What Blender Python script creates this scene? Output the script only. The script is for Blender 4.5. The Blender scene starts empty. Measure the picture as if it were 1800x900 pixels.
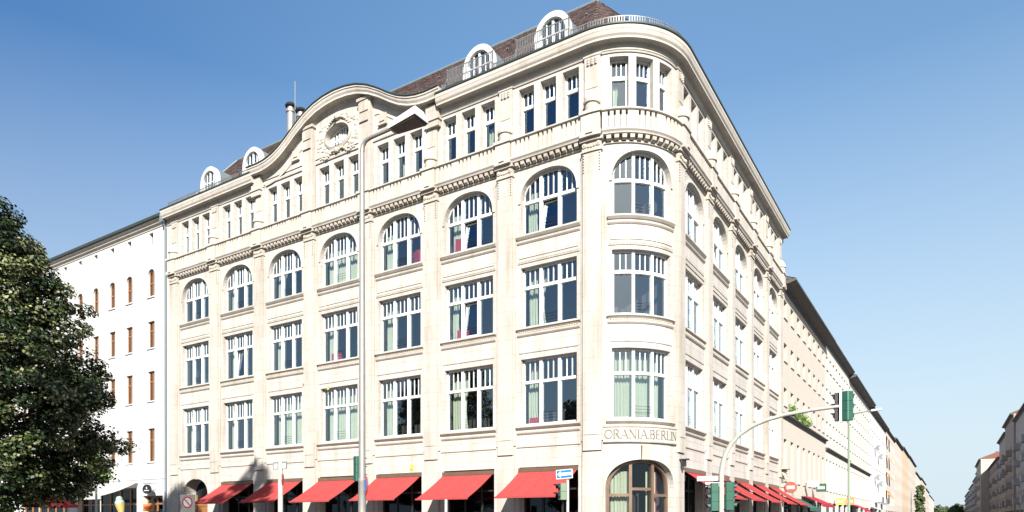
import bpy, bmesh, math, random
import numpy as np
from mathutils import Vector, Matrix

random.seed(7)
PI = math.pi
SC = bpy.context.scene
COL = SC.collection
RAD = math.radians

# ------------------------------------------------------------------ camera
cam_d = bpy.data.cameras.new('camera')
cam_d.sensor_width = 36.0
cam_d.lens = 36.0 * 1207.0 / 1800.0
cam_d.shift_y = 462.0 / 1800.0
cam_d.clip_start = 0.1
cam_d.clip_end = 6000
cam = bpy.data.objects.new('camera', cam_d)
COL.objects.link(cam)
CAMX, CAMY, CAMZ = 10.095, -26.68, 1.70
cam.location = (CAMX, CAMY, CAMZ)
cam.rotation_euler = (RAD(90), 0, RAD(32.43))
SC.camera = cam

# ------------------------------------------------------------------ sky, sun, exposure
SUN_AZ = RAD(37)      # from the long facade's normal (-Y) towards +X
SUN_EL = RAD(31)
sun_dir = Vector((math.sin(SUN_AZ) * math.cos(SUN_EL), -math.cos(SUN_AZ) * math.cos(SUN_EL), math.sin(SUN_EL)))
world = bpy.data.worlds.new('World')
SC.world = world
world.use_nodes = True
wn = world.node_tree
wn.nodes.clear()
sky = wn.nodes.new('ShaderNodeTexSky')
sky.sky_type = 'NISHITA'
sky.sun_disc = False
sky.sun_elevation = SUN_EL
sky.sun_rotation = math.atan2(sun_dir.x, sun_dir.y)
sky.altitude = 100
sky.air_density = 1.0
sky.dust_density = 1.3
sky.ozone_density = 1.3
bg = wn.nodes.new('ShaderNodeBackground')
bg.inputs['Strength'].default_value = 0.138
wo = wn.nodes.new('ShaderNodeOutputWorld')
hs_ = wn.nodes.new('ShaderNodeHueSaturation')
hs_.inputs['Saturation'].default_value = 1.5
ga_ = wn.nodes.new('ShaderNodeGamma'); ga_.inputs['Gamma'].default_value = 0.62
wn.links.new(sky.outputs[0], ga_.inputs['Color'])
wn.links.new(ga_.outputs[0], hs_.inputs['Color'])
# the clear sky deepens smoothly towards the north-west half
tc_ = wn.nodes.new('ShaderNodeTexCoord')
dt_ = wn.nodes.new('ShaderNodeVectorMath'); dt_.operation = 'DOT_PRODUCT'
dt_.inputs[1].default_value = (0.844, 0.536, 0.0)
wn.links.new(tc_.outputs['Generated'], dt_.inputs[0])
mr_ = wn.nodes.new('ShaderNodeMapRange'); mr_.interpolation_type = 'SMOOTHSTEP'
mr_.inputs['From Min'].default_value = -0.85; mr_.inputs['From Max'].default_value = 0.15
wn.links.new(dt_.outputs['Value'], mr_.inputs['Value'])
gm_ = wn.nodes.new('ShaderNodeMix'); gm_.data_type = 'RGBA'
gm_.inputs['A'].default_value = (0.24, 0.46, 0.70, 1); gm_.inputs['B'].default_value = (1, 1, 1, 1)
wn.links.new(mr_.outputs[0], gm_.inputs['Factor'])
ml_ = wn.nodes.new('ShaderNodeMix'); ml_.data_type = 'RGBA'; ml_.blend_type = 'MULTIPLY'; ml_.inputs['Factor'].default_value = 1.0
wn.links.new(hs_.outputs[0], ml_.inputs['A']); wn.links.new(gm_.outputs['Result'], ml_.inputs['B'])
# pale summer haze low in the sky, the same all round
sz_ = wn.nodes.new('ShaderNodeSeparateXYZ'); wn.links.new(tc_.outputs['Generated'], sz_.inputs[0])
hz_ = wn.nodes.new('ShaderNodeMapRange')
hz_.inputs['From Min'].default_value = 0.52; hz_.inputs['From Max'].default_value = 0.05
hz_.inputs['To Min'].default_value = 0.0; hz_.inputs['To Max'].default_value = 0.93
wn.links.new(sz_.outputs['Z'], hz_.inputs['Value'])
hm_ = wn.nodes.new('ShaderNodeMix'); hm_.data_type = 'RGBA'
hm_.inputs['B'].default_value = (1.98, 2.36, 2.62, 1)
wn.links.new(hz_.outputs[0], hm_.inputs['Factor']); wn.links.new(ml_.outputs['Result'], hm_.inputs['A'])
wn.links.new(hm_.outputs['Result'], bg.inputs[0])
wn.links.new(bg.outputs[0], wo.inputs[0])

sun_d = bpy.data.lights.new('sun', 'SUN')
sun_d.energy = 5.0
sun_d.angle = RAD(0.53)
sun_d.color = (1.0, 0.96, 0.91)
sun = bpy.data.objects.new('sun', sun_d)
sun.rotation_euler = (-sun_dir).to_track_quat('-Z', 'Y').to_euler()
COL.objects.link(sun)

SC.view_settings.view_transform = 'Standard'
SC.view_settings.look = 'None'
SC.view_settings.gamma = 1.0
SC.view_settings.exposure = 1.34
SC.view_settings.use_curve_mapping = False
SC.cycles.max_bounces = 8
SC.cycles.transparent_max_bounces = 16
SC.cycles.use_denoising = True

# ------------------------------------------------------------------ materials
KA = 0.71
def _new(name):
    m = bpy.data.materials.new(name)
    m.use_nodes = True
    nt = m.node_tree
    return m, nt, nt.nodes['Principled BSDF']

def N(nt, t, **kw):
    n = nt.nodes.new(t)
    for k, v in kw.items():
        setattr(n, k, v)
    return n

def plain(name, col, rough=0.6, metal=0.0, var=0.12, scale=3.0, bump=0.0, spec=0.5):
    """colour with a soft, shapeless wear variation"""
    col = tuple(c*KA for c in col)
    m, nt, p = _new(name)
    geo = N(nt, 'ShaderNodeNewGeometry')
    no = N(nt, 'ShaderNodeTexNoise')
    no.inputs['Scale'].default_value = scale
    no.inputs['Detail'].default_value = 6
    nt.links.new(geo.outputs['Position'], no.inputs['Vector'])
    mx = N(nt, 'ShaderNodeMix', data_type='RGBA')
    mx.inputs['A'].default_value = tuple(c * (1 - var) for c in col) + (1,)
    mx.inputs['B'].default_value = tuple(min(1, c * (1 + var)) for c in col) + (1,)
    nt.links.new(no.outputs['Fac'], mx.inputs['Factor'])
    nt.links.new(mx.outputs['Result'], p.inputs['Base Color'])
    p.inputs['Roughness'].default_value = rough
    p.inputs['Metallic'].default_value = metal
    p.inputs['Specular IOR Level'].default_value = spec
    if bump:
        b = N(nt, 'ShaderNodeBump')
        b.inputs['Strength'].default_value = bump
        b.inputs['Distance'].default_value = 0.02
        nt.links.new(no.outputs['Fac'], b.inputs['Height'])
        nt.links.new(b.outputs['Normal'], p.inputs['Normal'])
    return m

def stone(name, col, dark, bw=1.15, bh=0.44, joint=0.010, streak=0.5):
    """ashlar: faint joints, block to block tone, rain streaks and soot"""
    col = tuple(c*KA for c in col); dark = tuple(c*KA for c in dark)
    m, nt, p = _new(name)
    L = nt.links.new
    geo = N(nt, 'ShaderNodeNewGeometry')
    sp = N(nt, 'ShaderNodeSeparateXYZ')
    L(geo.outputs['Position'], sp.inputs[0])
    ad = N(nt, 'ShaderNodeMath', operation='ADD')
    L(sp.outputs['X'], ad.inputs[0]); L(sp.outputs['Y'], ad.inputs[1])
    cb = N(nt, 'ShaderNodeCombineXYZ')
    L(ad.outputs[0], cb.inputs['X']); L(sp.outputs['Z'], cb.inputs['Y'])
    br = N(nt, 'ShaderNodeTexBrick')
    br.inputs['Scale'].default_value = 1.0
    br.inputs['Brick Width'].default_value = bw
    br.inputs['Row Height'].default_value = bh
    br.inputs['Mortar Size'].default_value = joint
    br.inputs['Mortar Smooth'].default_value = 0.6
    br.inputs['Color1'].default_value = tuple(c * 0.95 for c in col) + (1,)
    br.inputs['Color2'].default_value = tuple(min(1, c * 1.05) for c in col) + (1,)
    br.inputs['Mortar'].default_value = tuple(c * 0.72 for c in col) + (1,)
    L(cb.outputs[0], br.inputs['Vector'])
    # vertical streaks: noise stretched along z
    mp = N(nt, 'ShaderNodeMapping')
    mp.inputs['Scale'].default_value = (1.6, 1.6, 0.22)
    L(geo.outputs['Position'], mp.inputs['Vector'])
    n1 = N(nt, 'ShaderNodeTexNoise')
    n1.inputs['Scale'].default_value = 1.0
    n1.inputs['Detail'].default_value = 8
    n1.inputs['Roughness'].default_value = 0.65
    L(mp.outputs[0], n1.inputs['Vector'])
    r1 = N(nt, 'ShaderNodeMapRange')
    r1.inputs['From Min'].default_value = 0.48
    r1.inputs['From Max'].default_value = 0.78
    r1.inputs['To Max'].default_value = streak
    L(n1.outputs['Fac'], r1.inputs['Value'])
    n2 = N(nt, 'ShaderNodeTexNoise')
    n2.inputs['Scale'].default_value = 9.0
    n2.inputs['Detail'].default_value = 8
    L(geo.outputs['Position'], n2.inputs['Vector'])
    mx = N(nt, 'ShaderNodeMix', data_type='RGBA')
    mx.inputs['B'].default_value = tuple(dark) + (1,)
    L(br.outputs['Color'], mx.inputs['A']); L(r1.outputs[0], mx.inputs['Factor'])
    m2 = N(nt, 'ShaderNodeMix', data_type='RGBA', blend_type='MULTIPLY')
    m2.inputs['Factor'].default_value = 0.22
    L(mx.outputs['Result'], m2.inputs['A']); L(n2.outputs['Color'], m2.inputs['B'])
    hs = N(nt, 'ShaderNodeMix', data_type='RGBA', blend_type='MULTIPLY')
    hs.inputs['Factor'].default_value = 1.0
    hs.inputs['B'].default_value = (1.08, 1.08, 1.08, 1)
    L(m2.outputs['Result'], hs.inputs['A'])
    L(hs.outputs['Result'], p.inputs['Base Color'])
    p.inputs['Roughness'].default_value = 0.85
    p.inputs['Specular IOR Level'].default_value = 0.25
    b1 = N(nt, 'ShaderNodeBump')
    b1.inputs['Strength'].default_value = 0.5
    b1.inputs['Distance'].default_value = 0.012
    inv = N(nt, 'ShaderNodeMath', operation='SUBTRACT')
    inv.inputs[0].default_value = 1.0
    L(br.outputs['Fac'], inv.inputs[1])
    L(inv.outputs[0], b1.inputs['Height'])
    b2 = N(nt, 'ShaderNodeBump')
    b2.inputs['Strength'].default_value = 0.25
    b2.inputs['Distance'].default_value = 0.01
    L(n2.outputs['Fac'], b2.inputs['Height']); L(b1.outputs['Normal'], b2.inputs['Normal'])
    L(b2.outputs['Normal'], p.inputs['Normal'])
    return m

def glass(name, refl=0.9, base=0.20, tint=(0.84, 0.88, 0.86)):
    m = bpy.data.materials.new(name)
    m.use_nodes = True
    nt = m.node_tree
    nt.nodes.clear()
    L = nt.links.new
    out = N(nt, 'ShaderNodeOutputMaterial')
    tr = N(nt, 'ShaderNodeBsdfTransparent'); tr.inputs[0].default_value = tint + (1,)
    gl = N(nt, 'ShaderNodeBsdfGlossy'); gl.inputs['Roughness'].default_value = 0.0
    gl.inputs['Color'].default_value = (0.70, 0.88, 1.0, 1)
    geo = N(nt, 'ShaderNodeNewGeometry')
    dp = N(nt, 'ShaderNodeVectorMath', operation='DOT_PRODUCT')
    L(geo.outputs['Incoming'], dp.inputs[0]); L(geo.outputs['Normal'], dp.inputs[1])
    ab = N(nt, 'ShaderNodeMath', operation='ABSOLUTE'); L(dp.outputs['Value'], ab.inputs[0])
    om = N(nt, 'ShaderNodeMath', operation='SUBTRACT'); om.inputs[0].default_value = 1.0; L(ab.outputs[0], om.inputs[1])
    fr = N(nt, 'ShaderNodeMath', operation='POWER'); L(om.outputs[0], fr.inputs[0]); fr.inputs[1].default_value = 4.0
    ma = N(nt, 'ShaderNodeMath', operation='MULTIPLY_ADD', use_clamp=True)
    ma.inputs[1].default_value = refl; ma.inputs[2].default_value = base
    no = N(nt, 'ShaderNodeTexNoise'); no.inputs['Scale'].default_value = 0.7
    L(geo.outputs['Position'], no.inputs['Vector'])
    bu = N(nt, 'ShaderNodeBump'); bu.inputs['Strength'].default_value = 0.06; bu.inputs['Distance'].default_value = 0.05
    L(no.outputs['Fac'], bu.inputs['Height']); L(bu.outputs[0], gl.inputs['Normal'])
    mx = N(nt, 'ShaderNodeMixShader')
    L(fr.outputs[0], ma.inputs[0]); L(ma.outputs[0], mx.inputs[0])
    L(tr.outputs[0], mx.inputs[1]); L(gl.outputs[0], mx.inputs[2])
    L(mx.outputs[0], out.inputs[0])
    return m

def cloth(name, col, trans=0.35):
    col = tuple(c*KA for c in col)
    m = bpy.data.materials.new(name)
    m.use_nodes = True
    nt = m.node_tree
    nt.nodes.clear()
    L = nt.links.new
    out = N(nt, 'ShaderNodeOutputMaterial')
    geo = N(nt, 'ShaderNodeNewGeometry')
    no = N(nt, 'ShaderNodeTexNoise'); no.inputs['Scale'].default_value = 2.5; no.inputs['Detail'].default_value = 6
    L(geo.outputs['Position'], no.inputs['Vector'])
    mc = N(nt, 'ShaderNodeMix', data_type='RGBA')
    mc.inputs['A'].default_value = tuple(c * 0.88 for c in col) + (1,)
    mc.inputs['B'].default_value = tuple(min(1, c * 1.1) for c in col) + (1,)
    L(no.outputs['Fac'], mc.inputs['Factor'])
    d = N(nt, 'ShaderNodeBsdfDiffuse'); t = N(nt, 'ShaderNodeBsdfTranslucent')
    L(mc.outputs['Result'], d.inputs[0]); L(mc.outputs['Result'], t.inputs[0])
    mx = N(nt, 'ShaderNodeMixShader'); mx.inputs[0].default_value = trans
    L(d.outputs[0], mx.inputs[1]); L(t.outputs[0], mx.inputs[2]); L(mx.outputs[0], out.inputs[0])
    return m

def leafmat(name, ramp, trans=0.3, by_clump=False):
    m = bpy.data.materials.new(name)
    m.use_nodes = True
    nt = m.node_tree
    nt.nodes.clear()
    L = nt.links.new
    out = N(nt, 'ShaderNodeOutputMaterial')
    geo = N(nt, 'ShaderNodeNewGeometry')
    cr = N(nt, 'ShaderNodeValToRGB')
    cr.color_ramp.interpolation = 'LINEAR'
    el = cr.color_ramp.elements
    el[0].position, el[0].color = ramp[0][0], ramp[0][1] + (1,)
    el[1].position, el[1].color = ramp[-1][0], ramp[-1][1] + (1,)
    for pos, c in ramp[1:-1]:
        e = el.new(pos); e.color = c + (1,)
    if by_clump:
        at = N(nt, 'ShaderNodeAttribute'); at.attribute_name = 'tone'
        L(at.outputs['Fac'], cr.inputs[0])
    else:
        L(geo.outputs['Random Per Island'], cr.inputs[0])
    p = N(nt, 'ShaderNodeBsdfPrincipled')
    p.inputs['Roughness'].default_value = 0.5
    p.inputs['Specular IOR Level'].default_value = 0.35
    t = N(nt, 'ShaderNodeBsdfTranslucent')
    L(cr.outputs[0], p.inputs['Base Color']); L(cr.outputs[0], t.inputs[0])
    mx = N(nt, 'ShaderNodeMixShader'); mx.inputs[0].default_value = trans
    L(p.outputs[0], mx.inputs[1]); L(t.outputs[0], mx.inputs[2]); L(mx.outputs[0], out.inputs[0])
    return m

M = {}
M['stone'] = stone('sandstone', (0.56, 0.525, 0.475), (0.37, 0.31, 0.24), joint=0.011, streak=0.85)
M['pilstone'] = stone('sandstone_pilaster', (0.54, 0.497, 0.438), (0.34, 0.285, 0.22), bw=1.6, bh=0.66, joint=0.009, streak=0.9)
M['trim'] = stone('sandstone_trim', (0.55, 0.508, 0.445), (0.36, 0.295, 0.22), bw=1.4, bh=2.0, joint=0.004, streak=0.6)
M['orn'] = stone('sandstone_carved', (0.52, 0.472, 0.40), (0.33, 0.265, 0.19), bw=3.0, bh=3.0, joint=0.0, streak=0.7)
M['white'] = plain('white_window_paint', (0.74, 0.735, 0.71), 0.4, var=0.05)
M['dormer'] = plain('dormer_white_paint', (0.66, 0.66, 0.64), 0.5, var=0.05)
M['zinc'] = plain('zinc_sheet', (0.22, 0.27, 0.28), 0.5, 0.3, var=0.2)
M['gutter'] = plain('patinated_gutter', (0.055, 0.075, 0.065), 0.5, 0.2, var=0.25)
M['tile'] = None
M['glass'] = glass('window_glass')
M['glassfar'] = glass('far_window_glass', 0.8, 0.08, (0.3, 0.33, 0.35))
M['doorglass'] = glass('door_glass', 0.7, 0.05, (0.8, 0.82, 0.8))
M['shopglass'] = glass('shop_glass', 0.5, 0.03, (0.22, 0.22, 0.22))
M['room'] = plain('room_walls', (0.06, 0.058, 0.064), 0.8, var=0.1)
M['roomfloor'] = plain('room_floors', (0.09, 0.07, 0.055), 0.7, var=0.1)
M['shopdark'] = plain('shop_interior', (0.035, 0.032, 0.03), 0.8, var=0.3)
M['curtain'] = cloth('pale_green_curtain', (0.64, 0.70, 0.55), 0.25)
M['redfab'] = cloth('red_awning_cloth', (0.46, 0.080, 0.076), 0.10)
M['redseam'] = cloth('red_awning_seam', (0.39, 0.066, 0.064), 0.10)
M['reds'] = cloth('red_upholstery', (0.40, 0.045, 0.07), 0.0)
M['bronze'] = plain('brown_bronze_frame', (0.20, 0.13, 0.085), 0.4, 0.3, var=0.25)
M['dark'] = plain('dark_metal', (0.03, 0.03, 0.032), 0.5, 0.3, var=0.2)
M['rail'] = plain('grey_iron_railing', (0.24, 0.245, 0.24), 0.5, 0.4, var=0.15)
M['galv'] = plain('galvanised_steel', (0.40, 0.385, 0.35), 0.5, 0.5, var=0.2, scale=6)
M['palepole'] = plain('pale_grey_pole', (0.55, 0.53, 0.46), 0.5, 0.2, var=0.15, scale=6)
M['lampwhite'] = plain('lamp_housing', (0.66, 0.66, 0.62), 0.5, 0.1, var=0.08)
M['lampglass'] = plain('brown_lamp_diffuser', (0.07, 0.05, 0.035), 0.2, var=0.3)
M['siggreen'] = plain('signal_green', (0.022, 0.105, 0.068), 0.45, var=0.2)
M['siggreenpale'] = plain('sun_bleached_green', (0.20, 0.27, 0.18), 0.5, var=0.15)
M['lensred'] = plain('unlit_red_lens', (0.16, 0.02, 0.02), 0.15, var=0.1)
M['lensgreen'] = plain('unlit_green_lens', (0.02, 0.11, 0.08), 0.15, var=0.1)
M['black'] = plain('black_visor', (0.012, 0.012, 0.012), 0.5, var=0.2)
M['signblue'] = plain('sign_blue', (0.02, 0.20, 0.55), 0.35, var=0.06)
M['signwhite'] = plain('sign_white', (0.82, 0.82, 0.80), 0.35, var=0.04)
M['signred'] = plain('sign_red', (0.55, 0.04, 0.03), 0.35, var=0.06)
M['mutedred'] = plain('faded_red_sign', (0.38, 0.10, 0.07), 0.5, var=0.15)
M['shadedred'] = cloth('red_with_painted_shade', (0.16, 0.02, 0.025), 0.05)  # red darkened to stand for tree shade on parasol and zone sign
M['signgrey'] = plain('sign_back_grey', (0.30, 0.31, 0.31), 0.45, 0.4, var=0.12)
M['letter'] = plain('grey_lettering', (0.13, 0.118, 0.10), 0.7, var=0.15)
M['yellow'] = plain('yellow_sticker', (0.75, 0.70, 0.05), 0.6, var=0.1)
M['plaster_white'] = plain('white_render', (0.64, 0.632, 0.615), 0.9, var=0.10, scale=0.8, bump=0.3)
M['oldwood'] = plain('orange_brown_wood', (0.33, 0.145, 0.055), 0.5, var=0.25, scale=5)
M['bark'] = plain('tree_bark', (0.075, 0.058, 0.042), 0.9, var=0.4, scale=12, bump=0.6)
M['asphalt'] = plain('asphalt', (0.055, 0.055, 0.056), 0.9, var=0.3, scale=4, bump=0.2)
M['paving'] = plain('granite_paving', (0.11, 0.106, 0.10), 0.85, var=0.2, scale=2, bump=0.2)
M['kerb'] = plain('granite_kerb', (0.36, 0.35, 0.33), 0.8, var=0.2, scale=5)
M['paint'] = plain('road_paint', (0.75, 0.75, 0.72), 0.7, var=0.1, scale=8)
M['redtile'] = plain('faded_red_tiles', (0.22, 0.085, 0.055), 0.8, var=0.3, scale=6)
M['darkroof'] = plain('dark_eaves', (0.085, 0.082, 0.078), 0.7, var=0.3)
M['orange'] = plain('orange_awning', (0.75, 0.25, 0.05), 0.6, var=0.1)
M['canvas'] = cloth('off_white_canvas', (0.74, 0.74, 0.70), 0.35)
M['cone'] = plain('wafer_cone', (0.62, 0.33, 0.09), 0.6, var=0.15)
M['cream'] = plain('mint_ice_cream', (0.30, 0.42, 0.32), 0.5, var=0.2)

def tilemat():
    m, nt, p = _new('brown_roof_tiles')
    geo = N(nt, 'ShaderNodeNewGeometry')
    cr = N(nt, 'ShaderNodeValToRGB')
    cr.color_ramp.elements[0].color = (0.070, 0.046, 0.040, 1)
    cr.color_ramp.elements[1].color = (0.130, 0.088, 0.074, 1)
    nt.links.new(geo.outputs['Random Per Island'], cr.inputs[0])
    nt.links.new(cr.outputs[0], p.inputs['Base Color'])
    p.inputs['Roughness'].default_value = 0.6
    return m
M['tile'] = tilemat()
M['leaf'] = leafmat('linden_leaves', [(0.15, (0.005, 0.011, 0.003)), (0.5, (0.013, 0.026, 0.006)), (0.64, (0.034, 0.050, 0.012)), (0.74, (0.12, 0.13, 0.05)), (0.90, (0.27, 0.27, 0.14))], 0.10, True)  # pale end: blossom bracts and painted sun highlights; dark end: painted crown shade
M['leaffar'] = leafmat('far_leaves', [(0.0, (0.05, 0.075, 0.03)), (1.0, (0.12, 0.15, 0.06))])  # paler green, distance haze put into the leaf colour
M['ivy'] = leafmat('bright_leaves', [(0.0, (0.05, 0.11, 0.015)), (1.0, (0.16, 0.26, 0.05))])

# ------------------------------------------------------------------ mesh helpers
class MB:
    def __init__(self):
        self.v = []; self.f = []
    def quad(self, a, b, c, d):
        n = len(self.v); self.v += [a, b, c, d]; self.f.append((n, n+1, n+2, n+3))
    def poly(self, pts):
        n = len(self.v); self.v += list(pts); self.f.append(tuple(range(n, n+len(pts))))
    def hexa(self, p):
        n = len(self.v); self.v += list(p)
        for q in ((0,1,2,3),(7,6,5,4),(0,4,5,1),(1,5,6,2),(2,6,7,3),(3,7,4,0)):
            self.f.append(tuple(n+i for i in q))
    def box(self, x0, x1, y0, y1, z0, z1):
        self.hexa([(x0,y0,z0),(x1,y0,z0),(x1,y1,z0),(x0,y1,z0),(x0,y0,z1),(x1,y0,z1),(x1,y1,z1),(x0,y1,z1)])
    def tube(self, pts, rads, n=10, caps=True):
        pts = [Vector(p) for p in pts]
        rings = []
        up0 = None
        for i, p in enumerate(pts):
            if i == 0: t = pts[1]-pts[0]
            elif i == len(pts)-1: t = pts[-1]-pts[-2]
            else: t = (pts[i+1]-pts[i]).normalized() + (pts[i]-pts[i-1]).normalized()
            t.normalize()
            if up0 is None:
                up0 = Vector((1,0,0)) if abs(t.z) > .9 else Vector((0,0,1))
            a = t.cross(up0)
            if a.length < 1e-4: a = t.cross(Vector((0,1,0)))
            a.normalize(); b = t.cross(a).normalized()
            up0 = b.cross(t) * 1.0 if False else up0
            r = rads[i] if hasattr(rads, '__len__') else rads
            base = len(self.v)
            for k in range(n):
                q = p + (a*math.cos(2*PI*k/n) + b*math.sin(2*PI*k/n)) * r
                self.v.append(tuple(q))
            rings.append(base)
        for i in range(len(rings)-1):
            for k in range(n):
                k2 = (k+1) % n
                self.f.append((rings[i]+k, rings[i]+k2, rings[i+1]+k2, rings[i+1]+k))
        if caps:
            self.f.append(tuple(rings[0]+k for k in range(n))[::-1])
            self.f.append(tuple(rings[-1]+k for k in range(n)))
    def lathe(self, c, prof, n=14, a0=0, a1=2*PI):
        base = len(self.v)
        full = abs(a1-a0-2*PI) < 1e-6
        m_ = n if full else n+1
        for (r, z) in prof:
            for k in range(m_):
                a = a0 + (a1-a0)*k/n
                self.v.append((c[0]+r*math.cos(a), c[1]+r*math.sin(a), c[2]+z))
        for i in range(len(prof)-1):
            for k in range(n):
                k2 = (k+1) % m_
                self.f.append((base+i*m_+k, base+i*m_+k2, base+(i+1)*m_+k2, base+(i+1)*m_+k))
    def ball(self, c, r, n=8, sq=(1,1,1)):
        base = len(self.v); h = max(3, n//2)
        for i in range(h+1):
            th = PI*i/h
            for k in range(n):
                a = 2*PI*k/n
                self.v.append((c[0]+r*sq[0]*math.sin(th)*math.cos(a), c[1]+r*sq[1]*math.sin(th)*math.sin(a), c[2]+r*sq[2]*math.cos(th)))
        for i in range(h):
            for k in range(n):
                k2 = (k+1) % n
                self.f.append((base+i*n+k, base+(i+1)*n+k, base+(i+1)*n+k2, base+i*n+k2))
    def mesh(self, name, mat, smooth=False):
        me = bpy.data.meshes.new(name)
        me.from_pydata(self.v, [], self.f)
        if smooth:
            bm = bmesh.new(); bm.from_mesh(me)
            bmesh.ops.remove_doubles(bm, verts=bm.verts, dist=1e-4)
            bmesh.ops.recalc_face_normals(bm, faces=bm.faces)
            bm.to_mesh(me); bm.free()
            me.polygons.foreach_set('use_smooth', [True]*len(me.polygons))
            try: me.set_sharp_from_angle(angle=RAD(40))
            except Exception: pass
        me.materials.append(M[mat] if isinstance(mat, str) else mat)
        me.update()
        return me
    def build(self, name, mat, parent=None, smooth=False):
        o = bpy.data.objects.new(name, self.mesh(name, mat, smooth))
        COL.objects.link(o)
        if parent is not None:
            o.parent = parent
        return o

def tag(o, label, cat, group=None):
    o['label'] = label; o['category'] = cat
    if group: o['group'] = group
    return o
def struct(o):
    o['kind'] = 'structure'; return o
def thing(name, label, cat, group=None, loc=(0,0,0), rz=0):
    o = bpy.data.objects.new(name, None)
    COL.objects.link(o)
    o.empty_display_size = 0.3
    o.location = loc; o.rotation_euler = (0,0,rz)
    return tag(o, label, cat, group)
def part_empty(name, parent, loc=(0,0,0)):
    o = bpy.data.objects.new(name, None); COL.objects.link(o); o.parent = parent; o.location = loc
    return o
def copy_tree(o, parent=None):
    c = o.copy(); COL.objects.link(c)
    if parent is not None:
        c.parent = parent
    for ch in list(o.children):
        copy_tree(ch, c)
    return c

# facade coordinates: u along the front, d outwards, z up
RC = 3.0
UA = RC * PI / 2
def PATH(u, d, z):
    if u <= 0: return (-RC+u, -d, z)
    if u >= UA: return (d, RC+(u-UA), z)
    a = u/RC
    return (-RC+(RC+d)*math.sin(a), RC-(RC+d)*math.cos(a), z)
def seg(mp, u0, u1, step=0.22):
    if mp is not PATH or u1 <= 0 or u0 >= UA: return [u0, u1]
    us = [u0]
    a, b = max(u0, 0), min(u1, UA)
    if u0 < 0: us.append(0.0)
    n = max(1, int(math.ceil((b-a)/step)))
    us += [a+(b-a)*i/n for i in range(1, n+1)]
    if u1 > UA: us.append(u1)
    return us
def sweep(mb, mp, prof, us, off=None, closed=True, caps=True):
    """closed (d,z) profile swept along u"""
    n = len(prof); base = len(mb.v)
    for u in us:
        o = off(u) if off else 0
        for (d, z) in prof: mb.v.append(mp(u, d, z+o))
    for i in range(len(us)-1):
        for k in range(n if closed else n-1):
            k2 = (k+1) % n
            mb.f.append((base+i*n+k, base+(i+1)*n+k, base+(i+1)*n+k2, base+i*n+k2))
    if caps and closed:
        mb.f.append(tuple(base+k for k in range(n)))
        mb.f.append(tuple(base+(len(us)-1)*n+k for k in range(n))[::-1])
def ubox(mb, mp, u0, u1, d0, d1, z0, z1, us=None):
    sweep(mb, mp, [(d1,z0),(d1,z1),(d0,z1),(d0,z0)], us or seg(mp, u0, u1))
def wallband(mb, mp, u0, u1, z0, z1, ops, d=0.0):
    """wall sheet with recessed openings; op = (ua, ub, bottom, top, depth, n) with bottom/top numbers or functions"""
    def fn(x): return x if callable(x) else (lambda u, x=x: x)
    def strip(a, b):
        us = seg(mp, a, b)
        for p, q in zip(us[:-1], us[1:]):
            mb.quad(mp(p,d,z0), mp(q,d,z0), mp(q,d,z1), mp(p,d,z1))
    cur = u0
    for (ua, ub, bo, to, dep, n) in sorted(ops, key=lambda o: o[0]):
        if ua > cur+1e-6: strip(cur, ua)
        B, T = fn(bo), fn(to)
        us = [ua+(ub-ua)*i/n for i in range(n+1)] if n > 1 else seg(mp, ua, ub)
        if callable(to) and n > 1:     # cosine spacing: fine towards the springings
            us = [ua+(ub-ua)*(0.5-0.5*math.cos(PI*i/n)) for i in range(n+1)]
        for p, q in zip(us[:-1], us[1:]):
            if B(p) > z0+1e-4 or B(q) > z0+1e-4:
                mb.quad(mp(p,d,z0), mp(q,d,z0), mp(q,d,B(q)), mp(p,d,B(p)))
            mb.quad(mp(p,d,T(p)), mp(q,d,T(q)), mp(q,d,z1), mp(p,d,z1))
            mb.quad(mp(p,d,B(p)), mp(q,d,B(q)), mp(q,d-dep,B(q)), mp(p,d-dep,B(p)))
            mb.quad(mp(p,d-dep,T(p)), mp(q,d-dep,T(q)), mp(q,d,T(q)), mp(p,d,T(p)))
        if T(ua)-B(ua) > 1e-3: mb.quad(mp(ua,d,B(ua)), mp(ua,d-dep,B(ua)), mp(ua,d-dep,T(ua)), mp(ua,d,T(ua)))
        if T(ub)-B(ub) > 1e-3: mb.quad(mp(ub,d-dep,B(ub)), mp(ub,d,B(ub)), mp(ub,d,T(ub)), mp(ub,d-dep,T(ub)))
        cur = ub
    if cur < u1-1e-6: strip(cur, u1)
def arch(uc, hw, zs, rise, p=2.0):
    def T(u):
        x = min(1.0, abs(u-uc)/hw)
        return zs + rise*max(0.0, 1-x**p)**(1.0/p)
    return T

# ------------------------------------------------------------------ setting
mb = MB(); mb.quad((-2500,-2500,-0.12),(2500,-2500,-0.12),(2500,3500,-0.12),(-2500,3500,-0.12))
struct(mb.build('ground', 'asphalt'))
mb = MB()
mb.quad((5.0,-60,-0.116),(16.0,-60,-0.116),(16.0,900,-0.116),(5.0,900,-0.116))
struct(mb.build('road', 'asphalt'))
mb = MB()
for k in range(40):
    y = -4 + k*9
    mb.box(10.43, 10.57, y, y+4, -0.114, -0.110)
struct(mb.build('road_markings', 'paint'))
def pavement(pts):
    mb = MB()
    n = len(pts)
    mb.poly([(x,y,0) for x,y in pts])
    p = mb.build('pavement', 'paving'); struct(p)
    k = MB()
    for i in range(n):
        a, b = Vector(pts[i]), Vector(pts[(i+1)%n])
        t = (b-a).normalized(); nn = Vector((t.y,-t.x))
        q = [a, b, b+nn*0.15, a+nn*0.15]
        k.hexa([(v.x,v.y,-0.12) for v in q]+[(v.x,v.y,0.004) for v in q])
    k.build('kerb', 'kerb', p)
pavement([(-120,-7),(2,-7),(4.2,-6.2),(5,-4),(5,900),(-120,900)])
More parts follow.
